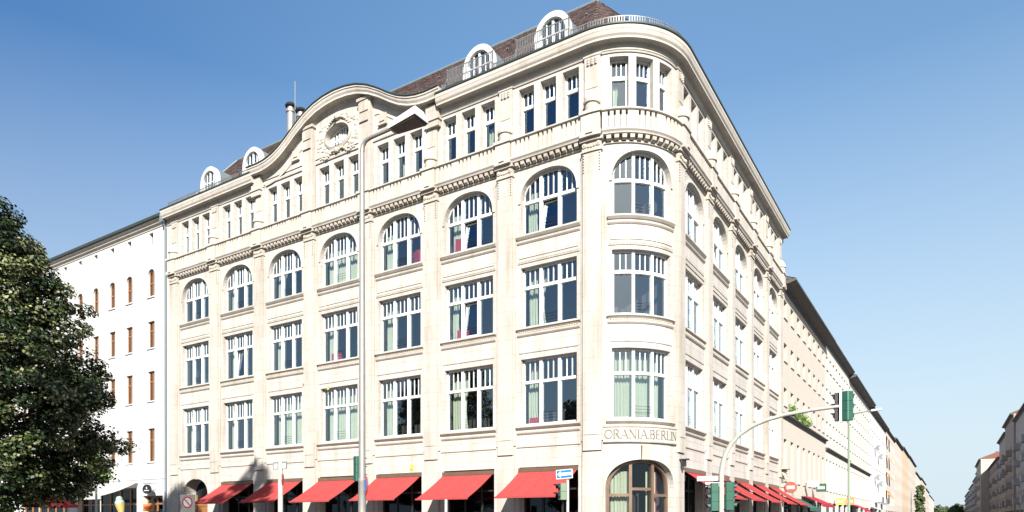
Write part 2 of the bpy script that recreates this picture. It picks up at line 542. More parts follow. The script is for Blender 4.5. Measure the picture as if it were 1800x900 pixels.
pavement([(16,-60),(30,-60),(30,900),(16,900)])
pavement([(-120,-40),(1,-40),(1,-14),(-120,-14)])

# ------------------------------------------------------------------ the corner building
U = lambda X: X + RC                       # path position of a point of the long front
PITCH = 4.39
BAYS = [('L', U(-4.95-PITCH*(6-k))) for k in range(7)]
UC = 2.50
RP = 4.27
P_RIGHT0 = UA + 0.02
RB = [('R', P_RIGHT0 + RP*(k+0.5)) for k in range(5)]
ALL = BAYS + [('C', UC)] + RB
PIL = [BAYS[0][1]-PITCH/2 + PITCH*k for k in range(8)] + [P_RIGHT0 + RP*k for k in range(6)]
UL = U(-34.35); UR = P_RIGHT0 + RP*5 + 0.95
HW = 1.43                                   # half an opening
hotel = thing('corner_building', 'large cream sandstone building with rounded corner, arched windows and brown tiled roof', 'building')

Z1, Z1T = 5.93, 8.96
Z2, Z2T = 10.38, 13.13
Z3, Z3S, Z3R = 14.60, 16.05, 1.28
Z4, Z4T = 18.98, 21.31
GOFF = -18.07
def gable(u):
    x = abs((u-RC)-(-17.85))
    tab = [(0,24.62),(.8,24.57),(1.6,24.42),(2.4,24.12),(3.2,23.68),(3.9,23.22),(4.5,22.88),(5.1,22.64),(5.7,22.50),(6.3,22.44),(7.2,22.46),(9,22.46)]
    for (a,za),(b,zb) in zip(tab[:-1],tab[1:]):
        if x <= b:
            t = (x-a)/(b-a); return za+(zb-za)*t
    return 22.46
# --- wall
wall = MB()
lo = []
for i, (k, uc) in enumerate(ALL):
    if k == 'C': lo.append((uc-1.72, uc+1.72, 0.15, arch(uc,1.72,2.95,1.28,2.3), 0.45, 22))
    elif k == 'L' and i == 0: lo.append((uc-1.32, uc+1.32, 0.15, arch(uc,1.32,3.25,1.05,2.2), 0.9, 18))
    else: lo.append((uc-1.50, uc+1.50, 0.15, 4.04, 0.55, 1))
wallband(wall, PATH, UL, UR, 0, 5.0, lo)
wallband(wall, PATH, UL, UR, 5.0, 9.6, [(uc-HW, uc+HW, Z1, Z1T, 0.30, 1) for k,uc in ALL])
wallband(wall, PATH, UL, UR, 9.6, 14.0, [(uc-HW, uc+HW, Z2, Z2T, 0.30, 1) for k,uc in ALL])
wallband(wall, PATH, UL, UR, 14.0, 18.1, [(uc-HW, uc+HW, Z3, arch(uc,HW,Z3S,Z3R,2.35), 0.30, 22) for k,uc in ALL])
W4 = []
for k, uc in ALL:
    for j in (-1,0,1):
        W4.append((uc+j*1.13-0.40, uc+j*1.13+0.40))
wallband(wall, PATH, UL, UR, 18.1, 21.95, [(a, b, Z4, Z4T, 0.38, 1) for a,b in W4])
# gable wall with its oval opening
gu0, gu1 = U(-25.0), U(-10.95)
GC = BAYS[3][1]
n = 60
gus = sorted(set([gu0+(gu1-gu0)*i/n for i in range(n+1)]))
def in_oval(u): return abs(u-GC) < 0.93
oz = 22.70
def ov(u, s):
    x = min(1, abs(u-GC)/0.93); return oz + s*0.62*math.sqrt(max(0,1-x*x))
gt = lambda u: gable(u)-0.30
ous = [GC-0.93*math.cos(PI*i/20) for i in range(21)]
gl = [u for u in gus if u < GC-0.93] + [GC-0.93]
gr = [GC+0.93] + [u for u in gus if u > GC+0.93]
gd = 0.05
for us in (gl, gr):
    for p, q in zip(us[:-1], us[1:]):
        wall.quad(PATH(p,gd,21.85), PATH(q,gd,21.85), PATH(q,gd,gt(q)), PATH(p,gd,gt(p)))
for p, q in zip(ous[:-1], ous[1:]):
    wall.quad(PATH(p,gd,21.85), PATH(q,gd,21.85), PATH(q,gd,ov(q,-1)), PATH(p,gd,ov(p,-1)))
    wall.quad(PATH(p,gd,ov(p,1)), PATH(q,gd,ov(q,1)), PATH(q,gd,gt(q)), PATH(p,gd,gt(p)))
    for s in (-1,1):
        wall.quad(PATH(p,gd,ov(p,s)), PATH(q,gd,ov(q,s)), PATH(q,gd-0.4,ov(q,s)), PATH(p,gd-0.4,ov(p,s)))
# side and back walls, never seen but they keep the daylight out
wall.quad((-34.35,0,0),(-34.35,13,0),(-34.35,13,22),(-34.35,0,22))
wall.quad((-34.35,13,0),(-13,13,0),(-13,13,22.4),(-34.35,13,22.4))
wall.quad((-13,13,0),(-13,UR-UA+RC,0),(-13,UR-UA+RC,22.4),(-13,13,22.4))
wall.quad((0,UR-UA+RC,0),(-13,UR-UA+RC,0),(-13,UR-UA+RC,22.4),(0,UR-UA+RC,22.4))
wall.build('wall', 'stone', hotel)

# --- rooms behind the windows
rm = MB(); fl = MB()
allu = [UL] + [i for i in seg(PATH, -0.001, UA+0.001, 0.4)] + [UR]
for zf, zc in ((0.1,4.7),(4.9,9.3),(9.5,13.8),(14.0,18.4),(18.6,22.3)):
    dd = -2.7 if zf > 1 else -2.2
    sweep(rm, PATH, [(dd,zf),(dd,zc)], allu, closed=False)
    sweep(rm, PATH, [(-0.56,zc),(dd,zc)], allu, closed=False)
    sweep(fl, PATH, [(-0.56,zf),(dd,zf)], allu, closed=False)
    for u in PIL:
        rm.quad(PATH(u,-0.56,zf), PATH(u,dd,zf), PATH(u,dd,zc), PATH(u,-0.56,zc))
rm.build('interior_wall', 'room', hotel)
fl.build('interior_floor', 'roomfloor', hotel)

# --- windows
def pane(mp, u0, u1, z0, top, d, parent, mat='glass', n=1):
    m_ = MB(); j = lambda: random.uniform(-0.006, 0.006)
    T = top if callable(top) else (lambda u: top)
    us = [u0+(u1-u0)*i/n for i in range(n+1)]
    e = [j(), j(), j()]
    A = Vector(mp(u0,d+e[0],z0)); B = Vector(mp(u1,d+e[1],z0))
    def P(u, z):
        t = (u-u0)/(u1-u0); q = A.lerp(B, t); return (q.x, q.y, z)
    for p, q in zip(us[:-1], us[1:]):
        m_.quad(P(p,z0), P(q,z0), P(q,T(q)), P(p,T(p)))
    return m_.build('pane', mat, parent)
def curtain(mp, u0, u1, z0, z1, d, parent, waves=None, gather=0.0):
    m_ = MB()
    n = max(6, int((u1-u0)/0.035)); rows = 5
    ph = random.uniform(0, 6)
    base = len(m_.v)
    for r in range(rows+1):
        t = r/rows
        z = z0+(z1-z0)*t
        g = 1-gather*math.sin(PI*min(1, t*1.15))*0.9 if gather else 1
        for i in range(n+1):
            s = i/n
            u = u0+(u1-u0)*s*g
            m_.v.append(mp(u, d+0.035*math.sin(s*(u1-u0)*38+ph)+0.012*math.sin(s*17+t*3), z))
    for r in range(rows):
        for i in range(n):
            a = r*(n+1)+i
            m_.f.append((a, a+1, a+n+2, a+n+1))
    return m_.build('curtain', 'curtain', parent, smooth=True)

def big_window(mp, uc, z0, zt0, zt1, top, k, cur, railing=True, apex=None, fm='white', tilt=False):
    """three lights over a transom, each upper light split in three"""
    w = part_empty('window', hotel, mp(uc, 0, z0))
    inv = Matrix.Translation(w.location).inverted()
    T = top if callable(top) else (lambda u: top)
    f = MB(); d0, d1 = -0.30, -0.22
    L = []
    ua, ub = uc-HW, uc+HW
    sf, mu = 0.08, 0.14
    lw = (2*HW-2*sf-2*mu)/3
    for i in range(3):
        a = ua+sf+i*(lw+mu); L.append((a, a+lw))
    zs0 = z0+0.08
    ends = [ua, L[0][0]], [L[0][1], L[1][0]], [L[1][1], L[2][0]], [L[2][1], ub]
    ztop = lambda u: T(u)
    for i, (a, b) in enumerate(ends):
        zt = max(ztop(a), ztop(b)) if i in (1,2) else (ztop(b) if i == 0 else ztop(a))
        dd = d1+0.05 if i in (1,2) else d1
        ubox(f, mp, a, b, d0, dd, z0, zt if zt > zt1 else zt1)
    ubox(f, mp, ua, ub, d0, d1+0.01, z0, zs0)
    ubox(f, mp, ua+0.01, ub-0.01, d0, d1+0.03, zt0, zt1)
    for (a, b) in L:
        for j in (1, 2):
            c = a+(b-a)*j/3
            zt = ztop(c)
            if zt > zt1+0.05: ubox(f, mp, c-0.02, c+0.02, d0+0.02, d1-0.02, zt1, zt)
        # sash rails
        ubox(f, mp, a, b, d0+0.02, d1-0.01, zs0, zs0+0.035)
        ubox(f, mp, a, b, d0+0.02, d1-0.01, zt0-0.025, zt0)
    # head
    if callable(top):
        us = [ua+(ub-ua)*(0.5-0.5*math.cos(PI*i/22)) for i in range(23)]
        for p, q in zip(us[:-1], us[1:]):
            P = [(p,T(p)-0.075),(q,T(q)-0.075),(q,T(q)+.01),(p,T(p)+.01)]
            f.hexa([mp(u,d0,z) for u,z in P]+[mp(u,d1,z) for u,z in P])
    else:
        ubox(f, mp, ua, ub, d0, d1, top-0.08, top)
    fo = f.build('frame', fm, w); fo.matrix_parent_inverse = inv
    out = []
    for i, (a, b) in enumerate(L):
        if tilt and i == 1:
            q = MB(); zb, zt_ = zs0+0.04, zt0-0.03; lean = 0.16
            Q = lambda u, z, e: mp(u, -0.27+e-lean*(z-zb)/(zt_-zb), z)
            for (u0_, u1_, z0_, z1_) in ((a,a+0.05,zb,zt_),(b-0.05,b,zb,zt_),(a+0.05,b-0.05,zb,zb+0.06),(a+0.05,b-0.05,zt_-0.06,zt_)):
                q.hexa([Q(u0_,z0_,-0.03),Q(u1_,z0_,-0.03),Q(u1_,z1_,-0.03),Q(u0_,z1_,-0.03),Q(u0_,z0_,0.03),Q(u1_,z0_,0.03),Q(u1_,z1_,0.03),Q(u0_,z1_,0.03)])
            out.append(q.build('tilted_sash', fm, w))
            q = MB(); q.quad(Q(a,zb,0),Q(b,zb,0),Q(b,zt_,0),Q(a,zt_,0)); out.append(q.build('pane', 'glass', w))
        else:
            out.append(pane(mp, a, b, zs0+0.05, zt0-0.03, -0.27, w))
        tf = (lambda u: max(zt1+0.01, T(u)-0.02))
        out.append(pane(mp, a, b, zt1-0.01, tf if callable(top) else top-0.02, -0.27, w, n=8 if callable(top) else 1))
    if railing:
        r = MB()
        a, b = L[1]
        for zz in (0.32, 0.45, 0.58):
            ubox(r, mp, a, b, -0.205, -0.195, z0+zz, z0+zz+0.014)
        out.append(r.build('safety_rail', 'dark', w))
    zc1 = (zt1+0.75) if not callable(top) else zt1+0.5
    zc1 = min(zc1, Z1T if zt1 < 9 else zc1)
    if cur == 'closed':
        out.append(curtain(mp, ua+0.1, ub-0.1, z0-0.1, zc1, -0.62, w))
    elif cur == 'left':
        wd = random.uniform(0.42, 0.72)
        out.append(curtain(mp, ua+0.08, ua+0.08+wd*1.2, z0-0.1, zc1, -0.62, w, gather=0.35))
        out.append(curtain(mp, ub-0.3, ub-0.05, z0-0.1, zc1, -0.70, w))
    elif cur == 'wide':
        out.append(curtain(mp, ua+0.08, ua+1.05, z0-0.1, zc1, -0.62, w, gather=0.2))
    for o in out: o.matrix_parent_inverse = inv
    return w

C1 = ['left','left','closed','closed','left','wide','left','closed','closed','closed','left','closed','closed']
C2 = ['none','left','left','left','left','left','wide','none','closed','closed','left','closed','closed']
C3 = ['none','left','left','closed','left','left','left','none','closed','closed','closed','left','closed']
for i, (k, uc) in enumerate(ALL):
    big_window(PATH, uc, Z1, 7.86, 7.99, Z1T, k, C1[i])
    big_window(PATH, uc, Z2, 12.17, 12.31, Z2T, k, C2[i], tilt=i in (1,5))
    big_window(PATH, uc, Z3, 16.06, 16.20, arch(uc,HW,Z3S,Z3R,2.35), k, C3[i], tilt=i in (5,6,9))
    for j in (-1,0,1):
        a, b = uc+j*1.13-0.40, uc+j*1.13+0.40
        w = part_empty('window', hotel, PATH((a+b)/2, 0, Z4))
        inv = Matrix.Translation(w.location).inverted()
        f = MB(); d0, d1 = -0.38, -0.30
        ubox(f, PATH, a, a+0.07, d0, d1, Z4, Z4T); ubox(f, PATH, b-0.07, b, d0, d1, Z4, Z4T)
        ubox(f, PATH, a, b, d0, d1+0.01, Z4, Z4+0.1); ubox(f, PATH, a, b, d0, d1-0.01, Z4T-0.07, Z4T)
        ubox(f, PATH, a, b, d0, d1+0.02, 20.46, 20.62)
        for t in (1,2):
            c = a+0.07+(b-a-0.14)*t/3
            ubox(f, PATH, c-0.02, c+0.02, d0+0.02, d1-0.02, 20.62, Z4T-0.10)
        f.build('frame', 'white', w).matrix_parent_inverse = inv
        pane(PATH, a+0.07, b-0.07, Z4+0.08, 20.48, -0.345, w).matrix_parent_inverse = inv
        pane(PATH, a+0.07, b-0.07, 20.60, Z4T-0.06, -0.345, w).matrix_parent_inverse = inv
        if (i*3+j) % 4 == 0:
            curtain(PATH, a+0.1, a+0.38, Z4-0.1, 20.4, -0.62, w, gather=0.3).matrix_parent_inverse = inv

# red wing chairs standing at some of the windows
def wing_chair(label, X, zf, tw):
    t = thing('armchair', label, 'armchair', 'red armchairs behind the windows', (X, 0.80, zf), tw)
    q = MB(); q.box(-0.33,0.33,-0.30,0.30,0.28,0.48); q.build('seat', 'reds', t)
    q = MB(); q.hexa([(-0.34,0.22,0.40),(0.34,0.22,0.40),(0.34,0.36,0.40),(-0.34,0.36,0.40),(-0.28,0.34,1.42),(0.28,0.34,1.42),(0.28,0.46,1.42),(-0.28,0.46,1.42)]); q.build('backrest', 'reds', t)
    for s_ in (-1,1):
        q = MB(); q.box(s_*0.36-0.06,s_*0.36+0.06,-0.30,0.34,0.30,0.66); q.build('arm', 'reds', t)
        for y_ in (-0.25,0.25):
            q = MB(); q.tube([(s_*0.30,y_,0),(s_*0.28,y_,0.3)],[0.02,0.03],6); q.build('leg', 'oldwood', t)
for (b_, zf, off_, lab) in ((3,9.5,-0.75,'red armchair behind the fourth window from the left, middle row'),(4,14.0,0.95,'red armchair behind the arched window just right of the lamp mast'),
        (5,14.0,-0.85,'red armchair low behind the arched window second from the corner'),(5,9.5,-0.8,'red armchair behind the middle row window second from the corner'),(6,4.9,-0.95,'red armchair behind the lowest window nearest the rounded corner')):
    wing_chair(lab, BAYS[b_][1]-RC+off_, zf, random.uniform(2.6,3.6))

# --- sills, bead courses, spandrel panels
def course(name, prof, u0, u1, mat='trim', parent=None):
    m_ = MB(); sweep(m_, PATH, prof, seg(PATH, u0, u1)); return m_.build(name, mat, parent or hotel)
for i, (k, uc) in enumerate(ALL):
    a, b = uc-HW-0.20, uc+HW+0.20
    course('sill', [(-0.3,Z1),(0.14,Z1-0.02),(0.14,Z1-0.09),(0.06,Z1-0.16),(0.0,Z1-0.18),(0,Z1-0.02)], a, b)
    course('sill', [(-0.3,Z2),(0.13,Z2-0.02),(0.13,Z2-0.08),(0.05,Z2-0.14),(0,Z2-0.14)], a, b)
    course('sill', [(-0.3,Z3),(0.14,Z3-0.02),(0.14,Z3-0.09),(0.06,Z3-0.18),(0,Z3-0.2)], a+0.02, b-0.02)
    for zz in (Z1, Z2, Z3):
        course('sill_moulding', [(0.001,zz-0.40),(0.03,zz-0.40),(0.08,zz-0.34),(0.09,zz-0.29),(0.001,zz-0.27)], a+0.04, b-0.04)
    # lintel bead and frieze with small carved beads
    for (zz, dd, rr, nm) in ((13.36,0.035,0.03,'bead_course'),(10.175,0.05,0.045,'carved_frieze')):
        m_ = MB()
        sweep(m_, PATH, [(0.002,zz-rr*1.6),(dd,zz-rr*1.6),(dd,zz-rr),(0.02,zz-rr*0.8),(0.02,zz+rr),(dd,zz+rr*1.2),(dd,zz+rr*1.7),(0.002,zz+rr*1.7)], seg(PATH, a+0.05, b-0.05))
        nb = 26
        for t in range(nb):
            u = a+0.1+(b-a-0.2)*(t+0.5)/nb
            m_.ball(PATH(u,0.025,zz), rr, 5)
        m_.build(nm, 'orn', hotel)
    # raised panel on each spandrel
    for z0, z1 in ((9.22,9.88),(13.55,14.12)):
        m_ = MB()
        ubox(m_, PATH, a+0.12, b-0.12, 0.002, 0.03, z0, z1)
        m_.build('spandrel_panel', 'stone', hotel)
    # string above the shop zone
    course('string_course', [(0.002,4.93),(0.05,4.95),(0.05,5.03),(0.002,5.05)], a, b)

# arch hood mouldings of the third floor
for i, (k, uc) in enumerate(ALL):
    m_ = MB()
    T = arch(uc,HW,Z3S,Z3R,2.35); T2 = arch(uc,HW+0.13,Z3S,Z3R+0.12,2.35)
    pts = [0.5-0.5*math.cos(PI*t/22) for t in range(23)]
    prev = None
    for s in pts:
        u1_, u2_ = uc-HW+2*HW*s, uc-HW-0.13+2*(HW+0.13)*s
        cur = [PATH(u1_,0.002,T(u1_)), PATH(u1_,0.055,T(u1_)), PATH(u2_,0.035,T2(u2_)), PATH(u2_,0.002,T2(u2_))]
        if prev:
            for q in range(4):
                m_.quad(prev[q], cur[q], cur[(q+1)%4], prev[(q+1)%4])
        prev = cur
    m_.build('arch_moulding', 'trim', hotel, smooth=True)

# --- pilasters with capital, pedestal and urn
for i, u in enumerate(PIL):
    a, b = u-0.40, u+0.40
    p = MB()
    ubox(p, PATH, a, b, 0.001, 0.17, 4.62, 17.36)
    ubox(p, PATH, a+0.09, b-0.09, 0.17, 0.195, 5.3, 16.9)
    ubox(p, PATH, a-0.12, b+0.12, 0.0015, 0.07, 5.05, 17.30)
    ubox(p, PATH, a-0.06, b+0.06, 0.001, 0.10, 0.0, 4.60)
    po = p.build('pilaster', 'pilstone', hotel)
    c = MB()
    ubox(c, PATH, a-0.05, b+0.05, 0.001, 0.23, 17.36, 17.44)
    ubox(c, PATH, a-0.02, b+0.02, 0.001, 0.20, 17.44, 17.78)
    ubox(c, PATH, a-0.10, b+0.10, 0.001, 0.30, 17.78, 17.91)
    for s in (-1, 1):
        q = Vector(PATH(u+s*0.30, 0.20, 17.64)); nrm = Vector(PATH(u,1,0))-Vector(PATH(u,0,0))
        c.tube([q-nrm*0.10, q+nrm*0.04], 0.10, 10)
        c.ball(tuple(q+nrm*0.04), 0.045, 6)
        for t in range(7):
            c.ball(PATH(u+s*0.34, 0.19, 17.26-0.12*t), 0.035, 5)
    for t in range(-2, 3):
        c.ball(PATH(u+t*0.12, 0.19, 17.58+0.02*abs(t)), 0.075, 6, (1,1,1.3))
    o_ = c.build('capital', 'orn', po); o_['kind'] = 'stuff'
    e = MB()
    ubox(e, PATH, a-0.03, b+0.03, 0.001, 0.44, 17.912, 18.14)
    ubox(e, PATH, a+0.01, b-0.01, 0.001, 0.38, 18.14, 18.88)
    ubox(e, PATH, a-0.05, b+0.05, 0.001, 0.45, 18.88, 19.01)
    ubox(e, PATH, u-0.13, u+0.13, 0.40, 0.49, 18.02, 18.10)
    e.build('pedestal', 'trim', po)
    if i not in (3, 4) :
        r = MB(); q = PATH(u, 0.10, 19.01)
        r.lathe(q, [(0.02,0.0),(0.31,0.0),(0.31,0.34),(0.37,0.36),(0.38,0.45),(0.34,0.56),(0.25,0.74),(0.14,0.9),(0.02,0.96)], 18)
        r.build('urn', 'orn', po, smooth=True)
    t4 = MB()
    ubox(t4, PATH, a+0.05, b-0.05, 0.001, 0.10, 19.0, 21.52)
    ubox(t4, PATH, a+0.15, b-0.15, 0.10, 0.12, 20.1, 21.0)
    for q in range(3):
        for s in (-1,0,1):
            t4.ball(PATH(u+s*0.17, 0.12, 21.33-0.1*q), 0.07 if s else 0.085, 5)
    ubox(t4, PATH, a, b, 0.001, 0.13, 21.46, 21.52)
    t4.build('upper_pilaster', 'pilstone', po)

# --- balustrade, balusters, dentils
for i, (k, uc) in enumerate(ALL):
    half = (PITCH if k == 'L' else (RP if k == 'R' else 4.44))/2 - 0.43
    a, b = uc-half, uc+half
    m_ = MB()
    sweep(m_, PATH, [(-0.05,18.87),(0.33,18.87),(0.37,18.90),(0.37,18.96),(0.30,18.99),(-0.05,18.99)], seg(PATH, a, b))
    sweep(m_, PATH, [(0.0,17.92),(0.30,17.92),(0.32,17.97),(0.38,18.04),(0.38,18.11),(0.31,18.15),(0.0,18.15)], seg(PATH, a, b))
    ubox(m_, PATH, a, b, -0.02, 0.04, 18.15, 18.87)
    gw = (b-a)/3
    bal = m_.build('balustrade', 'trim', hotel)
    # groups of five slabs between narrow slots
    for g in range(3):
        g0 = a+g*gw
        nb = 5
        pad = 0.14
        cell = (gw-2*pad)/(nb)
        edges = [g0] + [g0+pad+cell*(t+0.5) for t in range(nb)][0:0]
        slots = [g0+pad+cell*(t+0.5) for t in range(4+1)][:5]
        slots = [g0+pad+(gw-2*pad)*(t+0.5)/4 for t in range(4)]
        bounds = [g0] + slots + [g0+gw]
        for t in range(5):
            x0 = bounds[t] + (0.011 if t > 0 else 0.0)
            x1 = bounds[t+1] - (0.011 if t < 4 else 0.0)
            q = MB()
            ubox(q, PATH, x0, x1, 0.04, 0.29, 18.15, 18.66)
            xa = x0 + (0.035 if t > 0 else 0); xb = x1 - (0.035 if t < 4 else 0)
            ubox(q, PATH, xa, xb, 0.04, 0.29, 18.661, 18.87)
            q.build('baluster', 'trim', bal)
    # dentil band
    band = MB()
    sweep(band, PATH, [(0.001,17.60),(0.07,17.62),(0.07,17.66),(0.025,17.68),(0.025,17.90),(0.31,17.905),(0.31,17.918),(0.001,17.918)], seg(PATH, a+0.02, b-0.02))
    bo = band.build('dentil_band', 'trim', hotel)
    nd = 11
    for t in range(nd):
        u = a+0.1+(b-a-0.2)*(t+0.5)/nd
        q = MB(); h = (b-a-0.2)/nd*0.29
        sweep(q, PATH, [(0.025,17.70),(0.14,17.68),(0.24,17.74),(0.27,17.903),(0.025,17.903)], [u-h, u+h])
        q.build('dentil', 'orn', bo)

# --- main cornice
cprof = [(-0.45,21.95),(0.001,21.46),(0.05,21.46),(0.07,21.52),(0.10,21.54),(0.10,21.76),(0.14,21.80),(0.44,21.80),(0.44,21.88),(0.50,21.96),(0.53,22.10),(0.55,22.14),(0.55,22.27),(-0.45,22.31)]
for (u0, u1) in ((UL-0.05, gu0), (gu1, UR+0.1)):
    m_ = MB(); sweep(m_, PATH, cprof, seg(PATH, u0, u1, 0.16))
    m_.build('cornice', 'trim', hotel)
    g = MB(); sweep(g, PATH, [(0.38,22.285),(0.53,22.279),(0.59,22.31),(0.60,22.37),(0.56,22.37),(0.52,22.325),(0.38,22.33)], seg(PATH, u0, u1, 0.16))
    g.build('gutter', 'gutter', hotel)
gprof = [(-0.5,-0.36),(0.06,-0.42),(0.10,-0.34),(0.14,-0.27),(0.50,-0.27),(0.50,-0.18),(0.56,-0.08),(0.58,0.02),(0.62,0.05),(0.62,0.14),(-0.5,0.16)]
n = 72
gus2 = [gu0-0.25+(gu1-gu0+0.5)*i/n for i in range(n+1)]
m_ = MB(); sweep(m_, PATH, gprof, gus2, off=gable); m_.build('gable_cornice', 'trim', hotel)
m_ = MB(); sweep(m_, PATH, [(-0.5,0.163),(0.62,0.143),(0.68,0.16),(0.68,0.20),(-0.5,0.23)], gus2, off=gable); m_.build('gable_flashing', 'gutter', hotel)
# frieze under the straight part of the gable and its pilasters
m_ = MB(); sweep(m_, PATH, [(0.001,21.56),(0.07,21.56),(0.09,21.64),(0.06,21.70),(0.001,21.70)], [gu0, gu1]); m_.build('string_course', 'trim', hotel)
for s, u in ((-1, (BAYS[2][1]+BAYS[3][1])/2), (1, (BAYS[3][1]+BAYS[4][1])/2)):
    p = MB(); top = gable(u)-0.34
    ubox(p, PATH, u-0.42, u+0.42, 0.051, 0.28, 19.02, top)
    ubox(p, PATH, u-0.50, u+0.50, 0.051, 0.36, top-0.16, top-0.01)
    ubox(p, PATH, u-0.30, u+0.30, 0.28, 0.33, top-0.75, top-0.22)
    ubox(p, PATH, u-0.30, u+0.30, 0.28, 0.36, top-1.30, top-1.20)
    ubox(p, PATH, u-0.24, u+0.24, 0.28, 0.34, top-1.2, top-0.95)
    p.build('gable_pilaster', 'pilstone', hotel)
for s in (-1, 1):
    u = BAYS[3][1]+s*6.75
    p = MB(); ubox(p, PATH, u-0.40, u+0.40, 0.051, 0.26, 21.0, 22.08); ubox(p, PATH, u-0.46, u+0.46, 0.051, 0.32, 21.3, 21.4)
    p.build('gable_pilaster', 'pilstone', hotel)
    for uu, zz in ((BAYS[3][1]+s*3.35, 22.55),):
        p = MB(); ubox(p, PATH, uu-0.26, uu+0.26, 0.05, 0.14, zz-0.26, zz+0.26); ubox(p, PATH, uu-0.17, uu+0.17, 0.14, 0.19, zz-0.15, zz+0.17)
        ubox(p, PATH, uu-0.30, uu+0.30, 0.05, 0.20, zz-0.34, zz-0.26)
        p.build('diamond_boss', 'orn', hotel)
    # raised moulding following the sweep of the gable
    p = MB()
    us = [BAYS[3][1]+s*(2.75+3.3*t/14) for t in range(15)]
    if s < 0: us = us[::-1]
    sweep(p, PATH, [(0.051,-0.98),(0.09,-0.98),(0.09,-0.88),(0.051,-0.88)], us, off=lambda u: min(gable(u), 23.9))
    p.build('gable_moulding', 'trim', hotel)
# oval window
w = part_empty('window', hotel, PATH(GC, 0, oz)); inv = Matrix.Translation(w.location).inverted()
f = MB()
for t in range(24):
    a0, a1 = 2*PI*t/24, 2*PI*(t+1)/24
    P = [(GC+r*0.93*math.cos(a), oz+r*0.62*math.sin(a)) for r, a in ((1,a0),(1,a1),(0.84,a1),(0.84,a0))]
    f.hexa([PATH(u,-0.36,z) for u,z in P]+[PATH(u,-0.28,z) for u,z in P])
for c, wd in ((-0.24,0.06),(0.24,0.06),(-0.46,0.028),(-0.66,0.028),(0.46,0.028),(0.66,0.028),(-0.08,0.028),(0.08,0.028)):
    h = 0.6*math.sqrt(max(0,1-(c/0.93)**2)); ubox(f, PATH, GC+c-wd, GC+c+wd, -0.35, -0.29, oz-h, oz+h)
ubox(f, PATH, GC-0.9, GC+0.9, -0.345, -0.285, oz-0.10, oz-0.02)
f.build('frame', 'white', w).matrix_parent_inverse = inv
q = MB(); q.poly([PATH(GC+0.93*math.cos(2*PI*t/24), -0.33, oz+0.62*math.sin(2*PI*t/24)) for t in range(24)])
q.build('pane', 'glass', w).matrix_parent_inverse = inv
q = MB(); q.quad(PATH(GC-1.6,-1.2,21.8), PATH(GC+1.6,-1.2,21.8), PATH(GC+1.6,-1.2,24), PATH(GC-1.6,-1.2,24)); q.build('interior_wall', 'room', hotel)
# carved cartouche round the oval
q = MB()
for t in range(32):
    a0, a1 = 2*PI*t/32, 2*PI*(t+1)/32
    P = [(GC+0.93*r*math.cos(a), oz+0.62*r2*math.sin(a)) for r, r2, a in ((1.0,1.0,a0),(1.0,1.0,a1),(1.14,1.20,a1),(1.14,1.20,a0))]
    q.hexa([PATH(u,0.051,z) for u,z in P]+[PATH(u,0.15 if j < 2 else 0.09,z) for j,(u,z) in enumerate(P)])
rr = random.Random(4)
for t in range(90):
    a = rr.uniform(0, 2*PI); r = rr.uniform(1.22, 1.75)
    u, z = GC+0.93*r*math.cos(a)*1.02, oz+0.62*r*1.05*math.sin(a)
    if z > gable(u)-0.5 or abs(u-GC) > 1.62 or z < 21.75: continue
    q.ball(PATH(u, 0.055, z), rr.uniform(0.06, 0.15), 6, (rr.uniform(.7,1.7),0.32,rr.uniform(0.5,1.0)))
for s in (-1, 1):
    for t in range(10):
        q.ball(PATH(GC+s*(0.15+0.13*t), 0.10, 21.88-0.03*t+0.10*math.sin(t*0.9)), 0.10-0.004*t, 6)
    for t in range(7):
        q.ball(PATH(GC+s*(0.12+0.12*t), 0.12, oz+0.95-0.04*t*t*0.35), 0.11-0.008*t, 6)
q.ball(PATH(GC,0.14,oz+0.98), 0.17, 8); q.ball(PATH(GC,0.14,21.86), 0.16, 8)
q.build('cartouche', 'orn', hotel, smooth=True)

# --- roof
EV = lambda: None
RXH, RYH, RZ0, RZ1 = -4.15, 3.4, 22.43, 26.62
YEND = UR-UA+RC
def roof_rows(mbt, E0, E1, R0, R1, rows, tw, arcE=None):
    E0, E1, R0, R1 = map(Vector, (E0, E1, R0, R1))
    for k in range(rows):
        s0, s1 = k/rows, (k+1.25)/rows
        def P(t, s):
            e = arcE(t) if arcE else E0.lerp(E1, t)
            r = R0.lerp(R1, t)
            return e.lerp(r, min(s,1.0))
        ln = sum((P((j+1)/8,s0)-P(j/8,s0)).length for j in range(8))
        n = max(1, int(ln/tw))
        nrm = ((P(0.51,s0)-P(0.49,s0)).cross(P(0.5,min(1,s0+0.05))-P(0.5,s0))).normalized() if ln > 0.1 else Vector((0,0,1))
        for j in range(n):
            t0, t1 = (j+0.5*(k%2))/n, (j+0.96+0.5*(k%2))/n
            if t1 > 1.0: t1 = 1.0
            if t0 >= t1: continue
            lift = 0.045+random.uniform(-0.008,0.008)
            nr = ((P(min(1,t0+.02),s0)-P(t0,s0)).cross(P(t0,min(1,s0+.05))-P(t0,s0)))
            nr = nr.normalized() if nr.length > 1e-6 else nrm
            a, b, c, d = P(t0,s0)+nr*lift, P(t1,s0)+nr*lift, P(t1,s1)+nr*0.012, P(t0,s1)+nr*0.012
            a0, b0 = P(t0,s0), P(t1,s0)
            nv = len(mbt.v)
            mbt.v += [tuple(x) for x in (a,b,c,d,a0,b0)]
            mbt.f += [(nv,nv+1,nv+2,nv+3),(nv+4,nv+5,nv+1,nv)]
rf = MB()
ED = 0.30
eL0, eL1 = (-34.2,ED,RZ0), (-RC,ED,RZ0)
rL0, rL1 = (-31.6,RYH,RZ1), (RXH,RYH,RZ1)
arcE = lambda t: Vector(PATH(UA*t, -ED, RZ0))
rf.quad(eL0, eL1, rL1, rL0)
